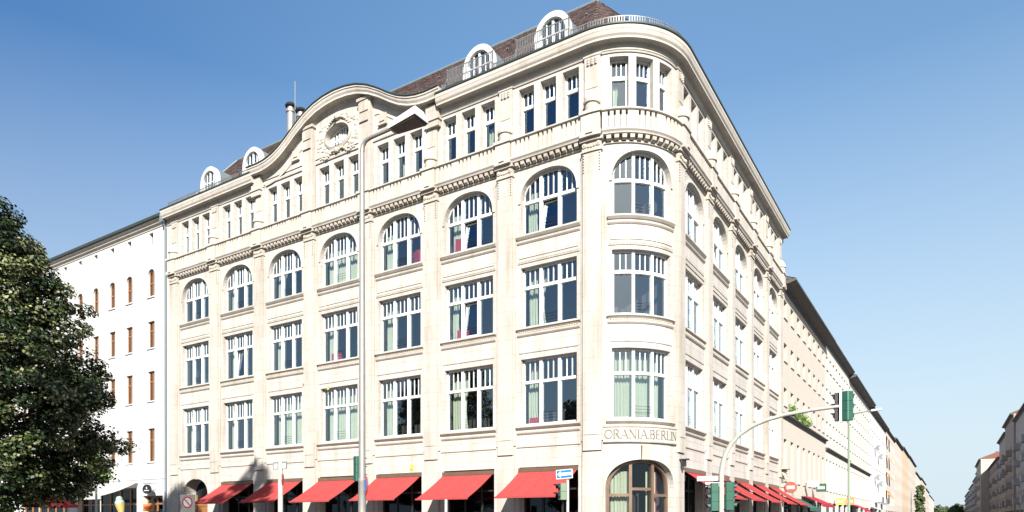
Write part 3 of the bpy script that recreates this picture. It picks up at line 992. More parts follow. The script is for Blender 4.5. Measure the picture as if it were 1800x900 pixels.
for i in range(12):
    rf.poly([tuple(arcE(i/12)), tuple(arcE((i+1)/12)), rL1])
eR1 = (-ED, YEND, RZ0); rR1 = (RXH, YEND, RZ1)
rf.quad((-ED,RC,RZ0), eR1, rR1, rL1)
rf.quad(rL0, rL1, (RXH,11,RZ1), (-31.6,11,RZ1))
rf.quad(rL1, rR1, (-11,YEND,RZ1), (-11,RYH,RZ1-0.002))
rf.poly([eL0, rL0, (-31.6,11,RZ1), (-34.2,13,RZ0)])
rf.quad((-34.2,13,RZ0), (-31.6,11,RZ1), (RXH,11,RZ1), (RXH,13,RZ0))
rf.quad((-13,YEND,RZ0),(-11,YEND,RZ1),(-11,11,RZ1),(-13,13,RZ0))
roof = rf.build('roof', 'tile', hotel)
tl = MB()
roof_rows(tl, eL0, eL1, rL0, rL1, 30, 0.20)
roof_rows(tl, eL0, eL1, rL1, rL1, 30, 0.20, arcE=arcE)
roof_rows(tl, (-ED,RC,RZ0), eR1, rL1, rR1, 30, 0.26)
t_ = tl.build('roof_tiles', 'tile', roof); t_['kind'] = 'stuff'
rdg = MB()
rdg.tube([rL0, rL1], 0.09, 8); rdg.tube([rL1, rR1], 0.09, 8); rdg.tube([eL0, rL0], 0.08, 8)
rdg.build('ridge_capping', 'zinc', roof)
hk = MB()
for t in range(26):
    x = random.uniform(-14.5,-3.8) if t % 2 else random.uniform(-33,-27); s = random.uniform(0.25,0.9)
    y = ED+(RYH-ED)*s; z = RZ0+(RZ1-RZ0)*s
    hk.box(x, x+0.08, y-0.12, y, z+0.02, z+0.06)
hk.build('snow_hooks', 'zinc', roof)

# --- dormers
def dormer(X):
    dm = part_empty('dormer', hotel, (X, 0.35, 22.42))
    hw, zs, ris = 0.92, 1.12, 0.98      # local
    def outl(h, top, n=16, z0=0.0):
        pts = [(-h, z0)]
        for t in range(n+1):
            a = PI - PI*t/n
            pts.append((h*math.cos(a), zs + (top-zs)*math.sin(a)))
        pts.append((h, z0))
        return pts
    f = MB(); O = outl(hw, zs+ris); I = outl(hw-0.26, zs+ris-0.30); 
    for (a, b, c, d) in zip(O[:-1], O[1:], I[1:], I[:-1]):
        f.quad((a[0],0,a[1]),(b[0],0,b[1]),(c[0],0,c[1]),(d[0],0,d[1]))
        f.quad((a[0],0,a[1]),(b[0],0,b[1]),(b[0],0.22,b[1]),(a[0],0.22,a[1]))
        f.quad((d[0],0,d[1]),(c[0],0,c[1]),(c[0],0.16,c[1]),(d[0],0.16,d[1]))
    I2 = outl(hw-0.20, zs+ris-0.22); I3 = outl(hw-0.25, zs+ris-0.28)
    for (a, b, c, d) in zip(I2[:-1], I2[1:], I3[1:], I3[:-1]):
        f.hexa([(p[0],-0.03,p[1]) for p in (a,b,c,d)]+[(p[0],0.002,p[1]) for p in (a,b,c,d)])
    f.build('surround', 'dormer', dm)
    w = MB()
    ti = outl(hw-0.26, zs+ris-0.30)
    h = hw-0.26
    def top(x): return zs+(ris-0.30)*math.sqrt(max(0,1-(x/h)**2))
    w.box(-0.05,0.05,0.08,0.15,0.0,top(0))
    for x in (-h+0.035, h-0.035): w.box(x-0.035,x+0.035,0.08,0.14,0,zs+0.18)
    for s in (-1,1):
        x = s*0.335; w.box(x-0.02,x+0.02,0.09,0.14,0.1,top(x))
    for z in (0.06, 0.62, 1.12):
        w.box(-h,h,0.092,0.145,z-0.022,z+0.022)
    w.build('frame', 'white', dm)
    g = MB(); g.poly([(p[0],0.13,p[1]) for p in ti][::-1]); g.build('pane', 'glass', dm)
    bk = MB(); bk.poly([(p[0]*1.05,0.24,p[1]*1.03) for p in ti]); bk.build('back_wall', 'shopdark', dm)
    c = MB(); O2 = outl(hw-0.02, zs+ris-0.02)
    for a, b in zip(O2[:-1], O2[1:]):
        c.quad((a[0],0.2,a[1]),(b[0],0.2,b[1]),(b[0],1.75,b[1]),(a[0],1.75,a[1]))
    c.build('cheek', 'zinc', dm)
    return dm
DX = (-30.35, -26.0, -9.0, -4.95)
for X in DX: dormer(X)
# railings: tall in front of the dormers, low snow guard between
def railing(u0, u1, h, name='roof_railing', step=0.085, d=0.30):
    m_ = MB(); us = seg(PATH, u0, u1, 0.2); z0 = 22.44
    for zz in ((h, 0.035),(0.05,0.025)) + (((h*0.5,0.02),) if h > 0.6 else ()):
        ubox(m_, PATH, u0, u1, d-0.014, d+0.014, z0+zz[0]-zz[1], z0+zz[0], us)
    n = int((u1-u0)/step)
    for t in range(n+1):
        u = u0+(u1-u0)*t/n
        if h < 0.6 and t % 8 == 7: continue
        wd = 0.012
        if h > 0.6:
            pts = [(d,0.0),(d+0.10,0.14),(d+0.09,0.30),(d,0.55),(d,h)]
            for (da,za),(db,zb) in zip(pts[:-1],pts[1:]):
                P = [(u-wd,da),(u+wd,da),(u+wd,da+0.02),(u-wd,da+0.02)]; Q = [(u-wd,db),(u+wd,db),(u+wd,db+0.02),(u-wd,db+0.02)]
                m_.hexa([PATH(x,y,z0+za) for x,y in P]+[PATH(x,y,z0+zb) for x,y in Q])
        else:
            ubox(m_, PATH, u-0.018, u+0.018, d-0.008, d+0.008, z0, z0+h)
    for u in (u0, u1):
        ubox(m_, PATH, u-0.025, u+0.025, d-0.02, d+0.02, z0-0.03, z0+h+0.05)
    m_.build(name, 'rail', hotel)
railing(U(-10.4), U(-7.75), 0.95); railing(U(-6.45), U(-3.75), 0.95)
railing(U(-31.5), U(-29.2), 0.34, step=0.12); railing(U(-27.2), U(-25.3), 0.34, step=0.12)
railing(gu1+0.25, U(-10.42), 0.34, step=0.05); railing(U(-7.7), U(-6.5), 0.34); railing(U(-3.65), UA+20, 0.36, step=0.1)
railing(UL+0.5, U(-31.6), 0.34); railing(U(-29.1), U(-27.3), 0.34)
# chimneys behind the ridge
for X, zt, r in ((-28.05,30.3,0.26),(-27.0,29.6,0.28)):
    m_ = MB(); m_.lathe((X,5.0,25.5), [(r,0),(r,zt-25.5-0.75),(r*1.25,zt-25.5-0.7),(r*1.25,zt-25.5-0.55),(r*0.9,zt-25.5-0.5),(r*0.9,zt-25.5-0.2)], 14)
    ch = m_.build('chimney', 'galv', hotel, smooth=True)
    k = MB(); k.lathe((X,5.0,zt-0.25), [(0.01,0.25),(r*1.1,0.16),(r*1.5,0.0),(r*1.4,-0.05),(0.01,-0.05)], 14); k.build('chimney_cap', 'dark', ch, smooth=True)
m_ = MB(); m_.tube([(-27.6,5,26),(-27.6,5,31.6)], 0.03, 6); m_.build('antenna', 'rail', hotel)

# --- ground floor: shop fronts, doors
for i, (k, uc) in enumerate(ALL):
    if k == 'C' or i == 0: continue
    s = part_empty('shop_front', hotel, PATH(uc,0,0)); inv = Matrix.Translation(s.location).inverted()
    f = MB(); a, b = uc-1.5, uc+1.5
    for x in (a+0.05, a+1.0, b-1.0, b-0.05): ubox(f, PATH, x-0.05, x+0.05, -0.52, -0.42, 0.15, 4.04)
    for z in (0.15, 0.75, 3.0, 3.96): ubox(f, PATH, a, b, -0.51, -0.43, z, z+0.08)
    ubox(f, PATH, a, b, -0.50, -0.44, 0.2, 0.75)
    f.build('frame', 'dark', s).matrix_parent_inverse = inv
    for x0, x1 in ((a+0.1,a+0.95),(a+1.05,b-1.05),(b-0.95,b-0.1)):
        pane(PATH, x0, x1, 0.8, 3.98, -0.47, s, 'shopglass').matrix_parent_inverse = inv
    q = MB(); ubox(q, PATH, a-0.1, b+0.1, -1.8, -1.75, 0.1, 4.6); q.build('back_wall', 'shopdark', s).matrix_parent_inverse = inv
# corner entrance
s = part_empty('entrance_window', hotel, PATH(UC,0,0)); inv = Matrix.Translation(s.location).inverted()
T = arch(UC,1.72,2.95,1.28,2.3)
f = MB()
us = [UC-1.72*math.cos(PI*t/26) for t in range(27)]
TI = arch(UC,1.58,2.95,1.14,2.3)
for p, q in zip(us[:-1], us[1:]):
    pi, qi = UC+(p-UC)*1.58/1.72, UC+(q-UC)*1.58/1.72
    P = [(p,T(p)),(q,T(q)),(qi,TI(qi)),(pi,TI(pi))]
    f.hexa([PATH(u,-0.44,z) for u,z in P]+[PATH(u,-0.30,z) for u,z in P])
for x in (UC-1.65, UC+1.65): ubox(f, PATH, x-0.07, x+0.07, -0.44, -0.30, 0.15, 3.0)
for x in (UC-0.58, UC+0.58): ubox(f, PATH, x-0.075, x+0.075, -0.44, -0.27, 0.15, T(x)-0.05)
ubox(f, PATH, UC-1.6, UC-0.6, -0.43, -0.30, 2.66, 2.78); ubox(f, PATH, UC+0.6, UC+1.6, -0.43, -0.30, 2.66, 2.78)
ubox(f, PATH, UC-0.6, UC+0.6, -0.43, -0.30, 2.92, 3.04)
f.build('frame', 'bronze', s).matrix_parent_inverse = inv
for a, b in ((UC-1.6,UC-0.64),(UC-0.52,UC+0.52),(UC+0.64,UC+1.6)):
    pane(PATH, a, b, 0.2, (lambda u: T(u)-0.1), -0.38, s, 'doorglass', n=10).matrix_parent_inverse = inv
for a, b in ((UC-1.58,UC-0.66),(UC+0.40,UC+0.52),(UC+0.66,UC+1.15)):
    curtain(PATH, a, b, 0.2, 3.75, -0.62, s).matrix_parent_inverse = inv
q = MB(); ubox(q, PATH, UC+1.2, UC+1.35, -0.75, -0.7, 0.2, 3.7); q.build('red_drape', 'reds', s).matrix_parent_inverse = inv
q = MB(); ubox(q, PATH, UC-2.0, UC+2.0, -2.1, -2.05, 0.1, 4.6); q.build('back_wall', 'shopdark', s).matrix_parent_inverse = inv
# keystone
for uc, zt in ((UC,4.23),(BAYS[0][1],4.30)):
    q = MB(); sweep(q, PATH, [(0.001,zt-0.05),(0.14,zt-0.02),(0.20,zt+0.55),(0.001,zt+0.6)], [uc-0.2, uc+0.2]); q.build('keystone', 'orn', hotel)
# arched passage on the left
uc = BAYS[0][1]
s = part_empty('entrance_door', hotel, PATH(uc,0,0)); inv = Matrix.Translation(s.location).inverted()
f = MB()
for x in (uc-1.2, uc-0.05, uc+1.2): ubox(f, PATH, x-0.08, x+0.08, -0.95, -0.85, 0.15, 3.3)
ubox(f, PATH, uc-1.3, uc+1.3, -0.95, -0.84, 2.55, 2.72)
for x0 in (uc-1.1, uc+0.05):
    ubox(f, PATH, x0, x0+1.05, -0.93, -0.88, 0.15, 2.55)
f.build('door_leaf', 'oldwood', s).matrix_parent_inverse = inv
pane(PATH, uc-1.3, uc+1.3, 2.7, arch(uc,1.32,3.25,1.05,2.2), -0.9, s, 'glassfar', n=12).matrix_parent_inverse = inv
# name band with its lettering
m_ = MB(); b0, b1 = UC-1.78, UC+1.78
sweep(m_, PATH, [(0.001,4.94),(0.10,4.94),(0.12,4.98),(0.12,5.0),(0.08,5.03),(0.08,5.56),(0.12,5.60),(0.13,5.68),(0.001,5.72)], seg(PATH, b0, b1))
nband = m_.build('name_band', 'trim', hotel)
def glyph(ch):
    """strokes as (polyline, half width); unit cap height"""
    t, n_ = 0.055, 0.022
    def arcp(cx, cz, rx, rz, a0, a1, n=14): return [(cx+rx*math.cos(a0+(a1-a0)*i/n), cz+rz*math.sin(a0+(a1-a0)*i/n)) for i in range(n+1)]
    def ser(x, z, w=0.11): return ([(x-w,z),(x+w,z)], 0.022)
    G = []
    if ch == 'O': return [(arcp(0.45,0.5,0.40,0.48,0,2*PI,24), 0.042)], 0.90
    if ch == 'R': return [([(0.16,0),(0.16,1)],t), (arcp(0.36,0.76,0.26,0.24,-PI/2,PI/2),0.05), ([(0.16,1),(0.36,1)],n_), ([(0.16,0.52),(0.36,0.52)],n_), ([(0.40,0.52),(0.74,0.0)],t), ser(0.16,0.02), ser(0.78,0.02,0.07), ser(0.1,0.98,0.07)], 0.84
    if ch == 'A': return [([(0.10,0),(0.45,1)],n_), ([(0.45,1),(0.80,0)],t), ([(0.24,0.34),(0.66,0.34)],n_), ser(0.10,0.02), ser(0.80,0.02)], 0.90
    if ch == 'N': return [([(0.14,0),(0.14,1)],n_), ([(0.14,1),(0.78,0)],t), ([(0.78,0),(0.78,1)],n_), ser(0.14,0.02), ser(0.78,0.98), ser(0.10,0.98,0.08)], 0.92
    if ch == 'I': return [([(0.18,0),(0.18,1)],t), ser(0.18,0.02,0.13), ser(0.18,0.98,0.13)], 0.36
    if ch == '.': return [([(0.12,0.0),(0.12,0.13)],0.065)], 0.24
    if ch == 'B': return [([(0.16,0),(0.16,1)],t), (arcp(0.36,0.77,0.22,0.23,-PI/2,PI/2),0.05), (arcp(0.38,0.27,0.28,0.27,-PI/2,PI/2),0.055), ([(0.10,1),(0.36,1)],n_), ([(0.16,0.53),(0.38,0.53)],n_), ([(0.10,0),(0.38,0)],n_)], 0.76
    if ch == 'E': return [([(0.16,0),(0.16,1)],t), ([(0.08,0.98),(0.60,0.98)],n_), ([(0.16,0.52),(0.48,0.52)],n_), ([(0.08,0.02),(0.62,0.02)],n_), ([(0.60,0.98),(0.60,0.84)],0.02), ([(0.62,0.02),(0.62,0.18)],0.02), ([(0.48,0.42),(0.48,0.62)],0.018)], 0.72
    if ch == 'L': return [([(0.16,0),(0.16,1)],t), ([(0.08,0.02),(0.60,0.02)],n_), ([(0.60,0.02),(0.60,0.2)],0.02), ser(0.16,0.98)], 0.68
CAPH = 0.375
def lettering(text, uc, zb, height, mp, d, parent, mat):
    total = sum(glyph(c)[1] for c in text)*height
    x = uc-total/2
    for c in text:
        st, wd = glyph(c)
        q = MB()
        for line, hwid in st:
            for (a, b) in zip(line[:-1], line[1:]):
                va, vb = Vector(a), Vector(b); t = (vb-va).normalized(); nn = Vector((-t.y,t.x))*hwid
                P = [va-nn, vb-nn, vb+nn, va+nn]
                q.hexa([mp(x+v.x*height, d-0.004, zb+v.y*height) for v in P]+[mp(x+v.x*height, d+0.012, zb+v.y*height) for v in P])
        q.build('letter', mat, parent)
        x += wd*height
lettering('ORANIA.BERLIN', UC+0.02, 5.10, CAPH, PATH, 0.085, nband, 'letter')
# small fittings on the stone
m_ = MB(); q = Vector(PATH(UA-0.05,0.2,4.2)); m_.box(q.x,q.x+0.16,q.y-0.12,q.y+0.02,4.0,4.28); m_.box(q.x-0.1,q.x+0.3,q.y-0.16,q.y+0.04,4.28,4.34)
m_.build('wall_lamp', 'dark', hotel)
# carved bracket at the far end of the short front
m_ = MB(); yb = YEND-0.55
for t in range(16):
    a = t*0.42; r = 0.52-0.026*t
    m_.ball((0.32+0.1*math.sin(t), yb+r*math.cos(a)*0.55, 4.6+r*math.sin(a)*1.1), 0.16-0.004*t, 6)
m_.box(0.0,0.5,yb-0.45,yb+0.45,3.6,3.85); m_.box(0,0.42,yb-0.38,yb+0.38,3.85,4.2); m_.box(0.0,0.62,yb-0.5,yb+0.5,5.2,5.35)
m_.build('carved_bracket', 'orn', hotel)

# ------------------------------------------------------------------ awnings (hung on the front, each a thing)
def awning(label, group):
    t = thing('awning', label, 'awning', group)
    W, D, zt, zf = 1.48, 2.05, 3.84, 2.64
    f = MB(); n = 8; rows = 10
    def P(i, j):
        s = j/rows; x = -W+2*W*i/n
        sag = -0.05*math.sin(PI*s)*(0.7+0.3*math.cos(2*PI*i/n*2)) + (0.012*math.sin(i*2.1) if j == rows else 0)
        return (x, -(0.08+(D-0.08)*s), zt+(zf-zt)*s+sag)
    for j in range(rows):
        for i in range(n):
            f.quad(P(i,j),P(i+1,j),P(i+1,j+1),P(i,j+1))
    f.build('cloth', 'redfab', t, smooth=True)
    for i in (2, 4, 6):
        q = MB()
        for j in range(rows):
            A, B = P(i,j), P(i,j+1)
            q.quad((A[0]-0.016,A[1],A[2]+0.006),(A[0]+0.016,A[1],A[2]+0.006),(B[0]+0.016,B[1],B[2]+0.006),(B[0]-0.016,B[1],B[2]+0.006))
        q.build('seam', 'redseam', t)
    v = MB(); v.hexa([(-W-.01,-D-0.05,zf-0.055),(W+.01,-D-0.05,zf-0.055),(W+.01,-D+0.02,zf-0.055),(-W-.01,-D+0.02,zf-0.055),(-W-.01,-D-0.05,zf+0.01),(W+.01,-D-0.05,zf+0.01),(W+.01,-D+0.02,zf+0.02),(-W-.01,-D+0.02,zf+0.02)])
    v.build('front_bar', 'redfab', t)
    c = MB(); c.box(-W,W,-0.14,0.06,zt-0.02,zt+0.16); c.build('cassette', 'bronze', t)
    for s in (-1,1):
        a = MB(); a.tube([(s*(W-0.15),0.0,zt-0.15),(s*(W-0.75),-D*0.5,(zt+zf)/2-0.17),(s*(W-0.12),-D,zf-0.02)], 0.025, 6); a.build('arm', 'dark', t)
    return t
aw_lab = ['first red awning beside the arched doorway, half in tree shade', 'second red awning from the arched doorway, dappled by tree shade',
 'third red awning from the arched doorway, left of the street lamp mast', 'red awning just right of the tall lamp mast',
 'red awning between the lamp mast awning and the one-way sign awning', 'red awning behind the blue one-way sign, nearest the rounded corner']
a0 = awning(aw_lab[0], 'red awnings along the long front')
for i in range(1, 7):
    a = a0 if i == 1 else copy_tree(a0)
    a.location = (BAYS[i][1]-RC, 0.0, 0.0)
    a['label'] = aw_lab[i-1]
    a.scale = (1, (1.0,0.97,1.02,0.99,1.03,1.0)[i-1], (1.0,1.006,0.994,1.002,0.992,1.0)[i-1])
ar_lab = ['first red awning on the shaded short front, above the green signal heads', 'second red awning round the corner on the short front', 'third red awning round the corner on the short front',
 'fourth red awning round the corner on the short front', 'last red awning on the short front, beside the round red sign']
for i in range(5):
    a = copy_tree(a0)
    a.location = (0.0, RB[i][1]-UA+RC, 0.0); a.rotation_euler = (0,0,PI/2)
    a['label'] = ar_lab[i]; a['group'] = 'red awnings along the short front'

# ------------------------------------------------------------------ neighbouring houses
def MPL(u, d, z): return (u, -d, z)
def MPR(u, d, z): return (d, u, z)
def MPX(u, d, z): return (21.0-d, u, z)

def simple_window(mp, par, a, b, z0, z1, d, fm, gm='glassfar', top=None, bars=1, transom=0.66, sub=True, sill=None):
    f = MB(); t = 0.07 if (b-a) < 1.3 else 0.09
    T = top or z1
    zt = T((a+b)/2) if callable(T) else T
    ubox(f, mp, a, a+t, d, d+0.07, z0, T(a+0.01) if callable(T) else zt); ubox(f, mp, b-t, b, d, d+0.07, z0, T(b-0.01) if callable(T) else zt)
    ubox(f, mp, a, b, d, d+0.075, z0, z0+t)
    if not callable(T): ubox(f, mp, a, b, d, d+0.075, zt-t, zt)
    else:
        us = [a+(b-a)*(0.5-0.5*math.cos(PI*i/10)) for i in range(11)]
        for p, q in zip(us[:-1], us[1:]):
            P = [(p,T(p)-0.08),(q,T(q)-0.08),(q,T(q)+.01),(p,T(p)+.01)]
            f.hexa([mp(u,d,z) for u,z in P]+[mp(u,d+0.07,z) for u,z in P])
    for i in range(bars):
        c = a+(b-a)*(i+1)/(bars+1); ubox(f, mp, c-t*0.55, c+t*0.55, d, d+0.085, z0, zt-0.01)
    if transom: zz = z0+(zt-z0)*transom; ubox(f, mp, a, b, d, d+0.08, zz-0.04, zz+0.04)
    fo = f.build('window', fm, par)
    q = MB(); 
    if callable(T):
        us = [a+(b-a)*i/8 for i in range(9)]
        for p, r in zip(us[:-1], us[1:]): q.quad(mp(p,d+0.03,z0), mp(r,d+0.03,z0), mp(r,d+0.03,T(r)), mp(p,d+0.03,T(p)))
    else: q.quad(mp(a,d+0.03,z0), mp(b,d+0.03,z0), mp(b,d+0.03,zt), mp(a,d+0.03,zt))
    q.build('pane', gm, fo)
    if sill:
        s = MB(); ubox(s, mp, a-0.06, b+0.06, 0.001, 0.08, z0-0.08, z0-0.002); s.build('sill', sill, fo)
    return fo

def hollow(mp, par, u0, u1, z1, dep=1.2):
    m_ = MB()
    m_.quad(mp(u0,-dep,0), mp(u1,-dep,0), mp(u1,-dep,z1), mp(u0,-dep,z1))
    m_.build('interior_wall', 'room', par)

# --- white house on the left
wh = thing('apartment_building', 'tall plain white house with small orange-framed windows behind the leafy tree', 'building', 'houses along the two streets')
WX0, WX1 = -62.0, -34.37
cols = [-36.4, -39.17, -41.45, -43.78, -46.1, -48.4, -50.7, -53.0, -55.3, -57.6]
w_ = MB()
wallband(w_, MPL, WX0, WX1, 0, 4.5, [(-37.45,-35.0,0.1,3.3,0.4,1), (-46.5,-38.2,0.1,3.9,0.6,1), (-56,-48,0.1,3.9,0.6,1)])
for zb, zt, z0, z1, hw in ((4.5,8.9,5.65,7.95,0.42),(8.9,12.7,9.85,11.9,0.42),(12.7,16.2,13.5,15.35,0.42)):
    wallband(w_, MPL, WX0, WX1, zb, zt, [(c-hw,c+hw,z0,z1,0.22,1) for c in cols])
    for c in cols: simple_window(MPL, wh, c-hw, c+hw, z0, z1, -0.22, 'oldwood', sill='plaster_white')
wallband(w_, MPL, WX0, WX1, 16.2, 20.0, [(c-0.42,c+0.42,17.05,arch(c,0.42,18.55,0.42),0.22,10) for c in cols])
for c in cols: simple_window(MPL, wh, c-0.42, c+0.42, 17.05, 18.9, -0.22, 'oldwood', top=arch(c,0.42,18.55,0.42), transom=0.5, sill='plaster_white')
wallband(w_, MPL, WX0, WX1, 20.0, 21.95, [(c-0.26,c+0.26,20.65,21.45,0.3,1) for c in cols[::1]])
for c in cols: simple_window(MPL, wh, c-0.26, c+0.26, 20.65, 21.45, -0.3, 'signgrey', bars=1, transom=0)
w_.quad((WX1,0,0),(WX1,10,0),(WX1,10,22),(WX1,0,22)); w_.quad((WX0,0,0),(WX0,10,0),(WX0,10,22),(WX0,0,22)); w_.quad((WX0,10,0),(WX1,10,0),(WX1,10,22),(WX0,10,22))
w_.build('wall', 'plaster_white', wh)
hollow(MPL, wh, WX0, WX1, 22)
m_ = MB(); sweep(m_, MPL, [(0.001,21.62),(0.05,21.62),(0.08,21.72),(0.22,21.80),(0.26,21.92),(0.40,21.98),(0.40,22.04),(0.0,22.05)], [WX0, WX1-0.02]); m_.build('cornice', 'trim', wh)
m_ = MB(); sweep(m_, MPL, [(0.30,22.06),(0.52,22.06),(0.56,22.2),(0.50,22.2),(0.46,22.12),(0.30,22.12)], [WX0, WX1-0.02]); m_.build('gutter', 'gutter', wh)
m_ = MB(); m_.quad((WX0,-0.35,22.1),(WX1-0.03,-0.35,22.1),(WX1-0.03,9,24.2),(WX0,9,24.2)); m_.quad((WX0,9,24.2),(WX1-0.03,9,24.2),(WX1-0.03,10,22),(WX0,10,22)); m_.build('roof', 'darkroof', wh)
m_ = MB(); m_.tube([(WX1-0.12,-0.5,22.1),(WX1-0.12,-0.42,21.8),(WX1-0.12,-0.14,21.4),(WX1-0.12,-0.12,0.1)], 0.06, 8)
m_.box(WX1-0.3,WX1+0.02,-0.45,-0.15,21.65,21.95); m_.build('downpipe', 'zinc', wh)
m_ = MB(); sweep(m_, MPL, [(0.001,4.42),(0.05,4.44),(0.05,4.52),(0.001,4.54)], [WX0, WX1-0.25]); m_.build('string_course', 'plaster_white', wh)
# its shop fronts
for (a, b, zt) in ((-37.45,-35.0,3.3),(-46.5,-38.2,3.9),(-56,-48,3.9)):
    s = part_empty('shop_front', wh, (a,0,0)); inv = Matrix.Translation(s.location).inverted()
    f = MB(); n = max(2, int((b-a)/1.2))
    for i in range(n+1): c = a+0.06+(b-a-0.12)*i/n; ubox(f, MPL, c-0.06, c+0.06, -0.45, -0.33, 0.1, zt)
    for z in (0.1, 0.8, 2.7, zt-0.1): ubox(f, MPL, a, b, -0.44, -0.34, z, z+0.1)
    f.build('frame', 'oldwood', s).matrix_parent_inverse = inv
    q = MB(); ubox(q, MPL, a, b, -0.42, -0.40, 0.1, zt); q.build('pane', 'shopglass', s).matrix_parent_inverse = inv
# canvas canopy of the cafe
cp = thing('cafe_canopy', 'off-white canvas canopy sloping out from the white house under the tree', 'canopy')
f = MB(); n = 9
for i in range(n):
    x0, x1 = -47.0+9.1*i/n, -47.0+9.1*(i+1)/n
    for j in range(6):
        s0, s1 = j/6, (j+1)/6
        Q = lambda x, s: (x, -0.1-2.5*s, 4.32-1.05*s-0.10*math.sin(PI*s)-0.03*abs(math.sin(x*2.2)))
        f.quad(Q(x0,s0),Q(x1,s0),Q(x1,s1),Q(x0,s1))
f.build('cloth', 'canvas', cp, smooth=True)
v = MB(); v.box(-47,-37.9,-2.63,-2.58,3.02,3.28); v.build('valance', 'canvas', cp)
for x in (-46.8,-42.4,-38.1):
    q = MB(); q.tube([(x,-2.5,0),(x,-2.5,3.2)], 0.035, 8); q.build('post', 'palepole', cp)
# hanging signs and the big cone
sg = thing('hanging_sign', 'black oval shop sign hanging on the corner of the white house', 'sign')
q = MB(); q.lathe((0,0,0), [(0,-0.03),(0.52,-0.03),(0.52,0.03),(0,0.03)], 24)
o = q.build('board', 'black', sg); o.rotation_euler = (PI/2,0,0); o.scale = (1,0.62,1)
q = MB(); 
for i in range(7): q.box(-0.28+0.08*i,-0.23+0.08*i,-0.04,-0.032,-0.12,-0.06)
q.ball((0,-0.035,0.08), 0.07, 8, (1,0.2,1.2)); q.build('emblem', 'signwhite', sg)
q = MB(); q.box(-0.5,0.5,-0.01,0.01,0.36,0.40); q.tube([(-0.3,0,0.3),(-0.3,0,0.38)],0.01,5); q.tube([(0.3,0,0.3),(0.3,0,0.38)],0.01,5); q.tube([(0.45,0,0.38),(0.45,0.5,0.38)],0.015,5); q.build('bracket', 'dark', sg)
sg.location = (-35.95,-0.55,3.72)
sb = thing('shop_sign', 'orange board sign low on the front of the white house', 'sign')
q = MB(); q.box(-0.62,0.62,-0.05,0.05,-0.24,0.24); q.build('board', 'orange', sb)
q = MB()
for i in range(8): q.box(-0.5+0.13*i,-0.42+0.13*i,-0.058,-0.051,-0.1,0.1)
q.build('lettering', 'signred', sb)
q = MB(); q.box(-0.04,0.04,0.05,0.45,-0.04,0.04); q.build('bracket', 'dark', sb)
sb.location = (-35.9,-0.45,2.46)
ic = thing('ice_cream_cone', 'giant tilted ice cream cone figure outside the cafe', 'figure')
q = MB(); q.lathe((0,0,0), [(0.01,0),(0.05,0.0),(0.30,1.1),(0.27,1.1)], 16); q.build('wafer', 'cone', ic, smooth=True)
q = MB(); q.ball((0,0,1.22), 0.31, 12); q.ball((0.03,0,1.5), 0.22, 10); q.build('scoop', 'cream', ic, smooth=True)
q = MB(); q.tube([(0,0,0.03),(0.28,0,-1.45)], 0.04, 8); q.lathe((0.28,0,-1.62),[(0.01,0),(0.3,0),(0.3,0.08),(0.01,0.1)],14); q.build('stand', 'dark', ic)
ic.location = (-37.6,-1.3,1.62); ic.rotation_euler = (0,-0.0,0)
for o in ic.children:
    if o.name.split('.')[0] in ('wafer','scoop'): o.rotation_euler = (0,-0.32,0)
um = thing('parasol', 'red parasol below the tree, shade put into its dark cloth', 'parasol')
q = MB(); n = 8
for i in range(n):
    a0, a1 = 2*PI*i/n, 2*PI*(i+1)/n
    q.poly([(0,0,3.35),(1.7*math.cos(a0),1.7*math.sin(a0),2.65),(1.7*math.cos(a1),1.7*math.sin(a1),2.65)])
    q.quad((1.7*math.cos(a0),1.7*math.sin(a0),2.65),(1.7*math.cos(a1),1.7*math.sin(a1),2.65),(1.7*math.cos(a1),1.7*math.sin(a1),2.48),(1.7*math.cos(a0),1.7*math.sin(a0),2.48))
q.build('canopy', 'shadedred', um)
q = MB(); q.tube([(0,0,0),(0,0,3.42)], 0.03, 8); q.lathe((0,0,0),[(0.01,0.08),(0.35,0.08),(0.35,0),(0.01,0)],14); q.build('pole', 'palepole', um)
um.location = (-41.2,-4.2,0)
rl = thing('lantern', 'white lantern on a thin post at the far left under the tree', 'lamp')
q = MB(); q.lathe((0,0,2.6),[(0.04,0),(0.14,0.06),(0.22,0.45),(0.24,0.47),(0.10,0.62),(0.02,0.66)],10); q.build('head', 'lampwhite', rl)
q = MB(); q.tube([(0,0,0),(0,0,2.62)],0.035,8); q.build('post', 'dark', rl)
rl.location = (-31.2,-12.6,0)

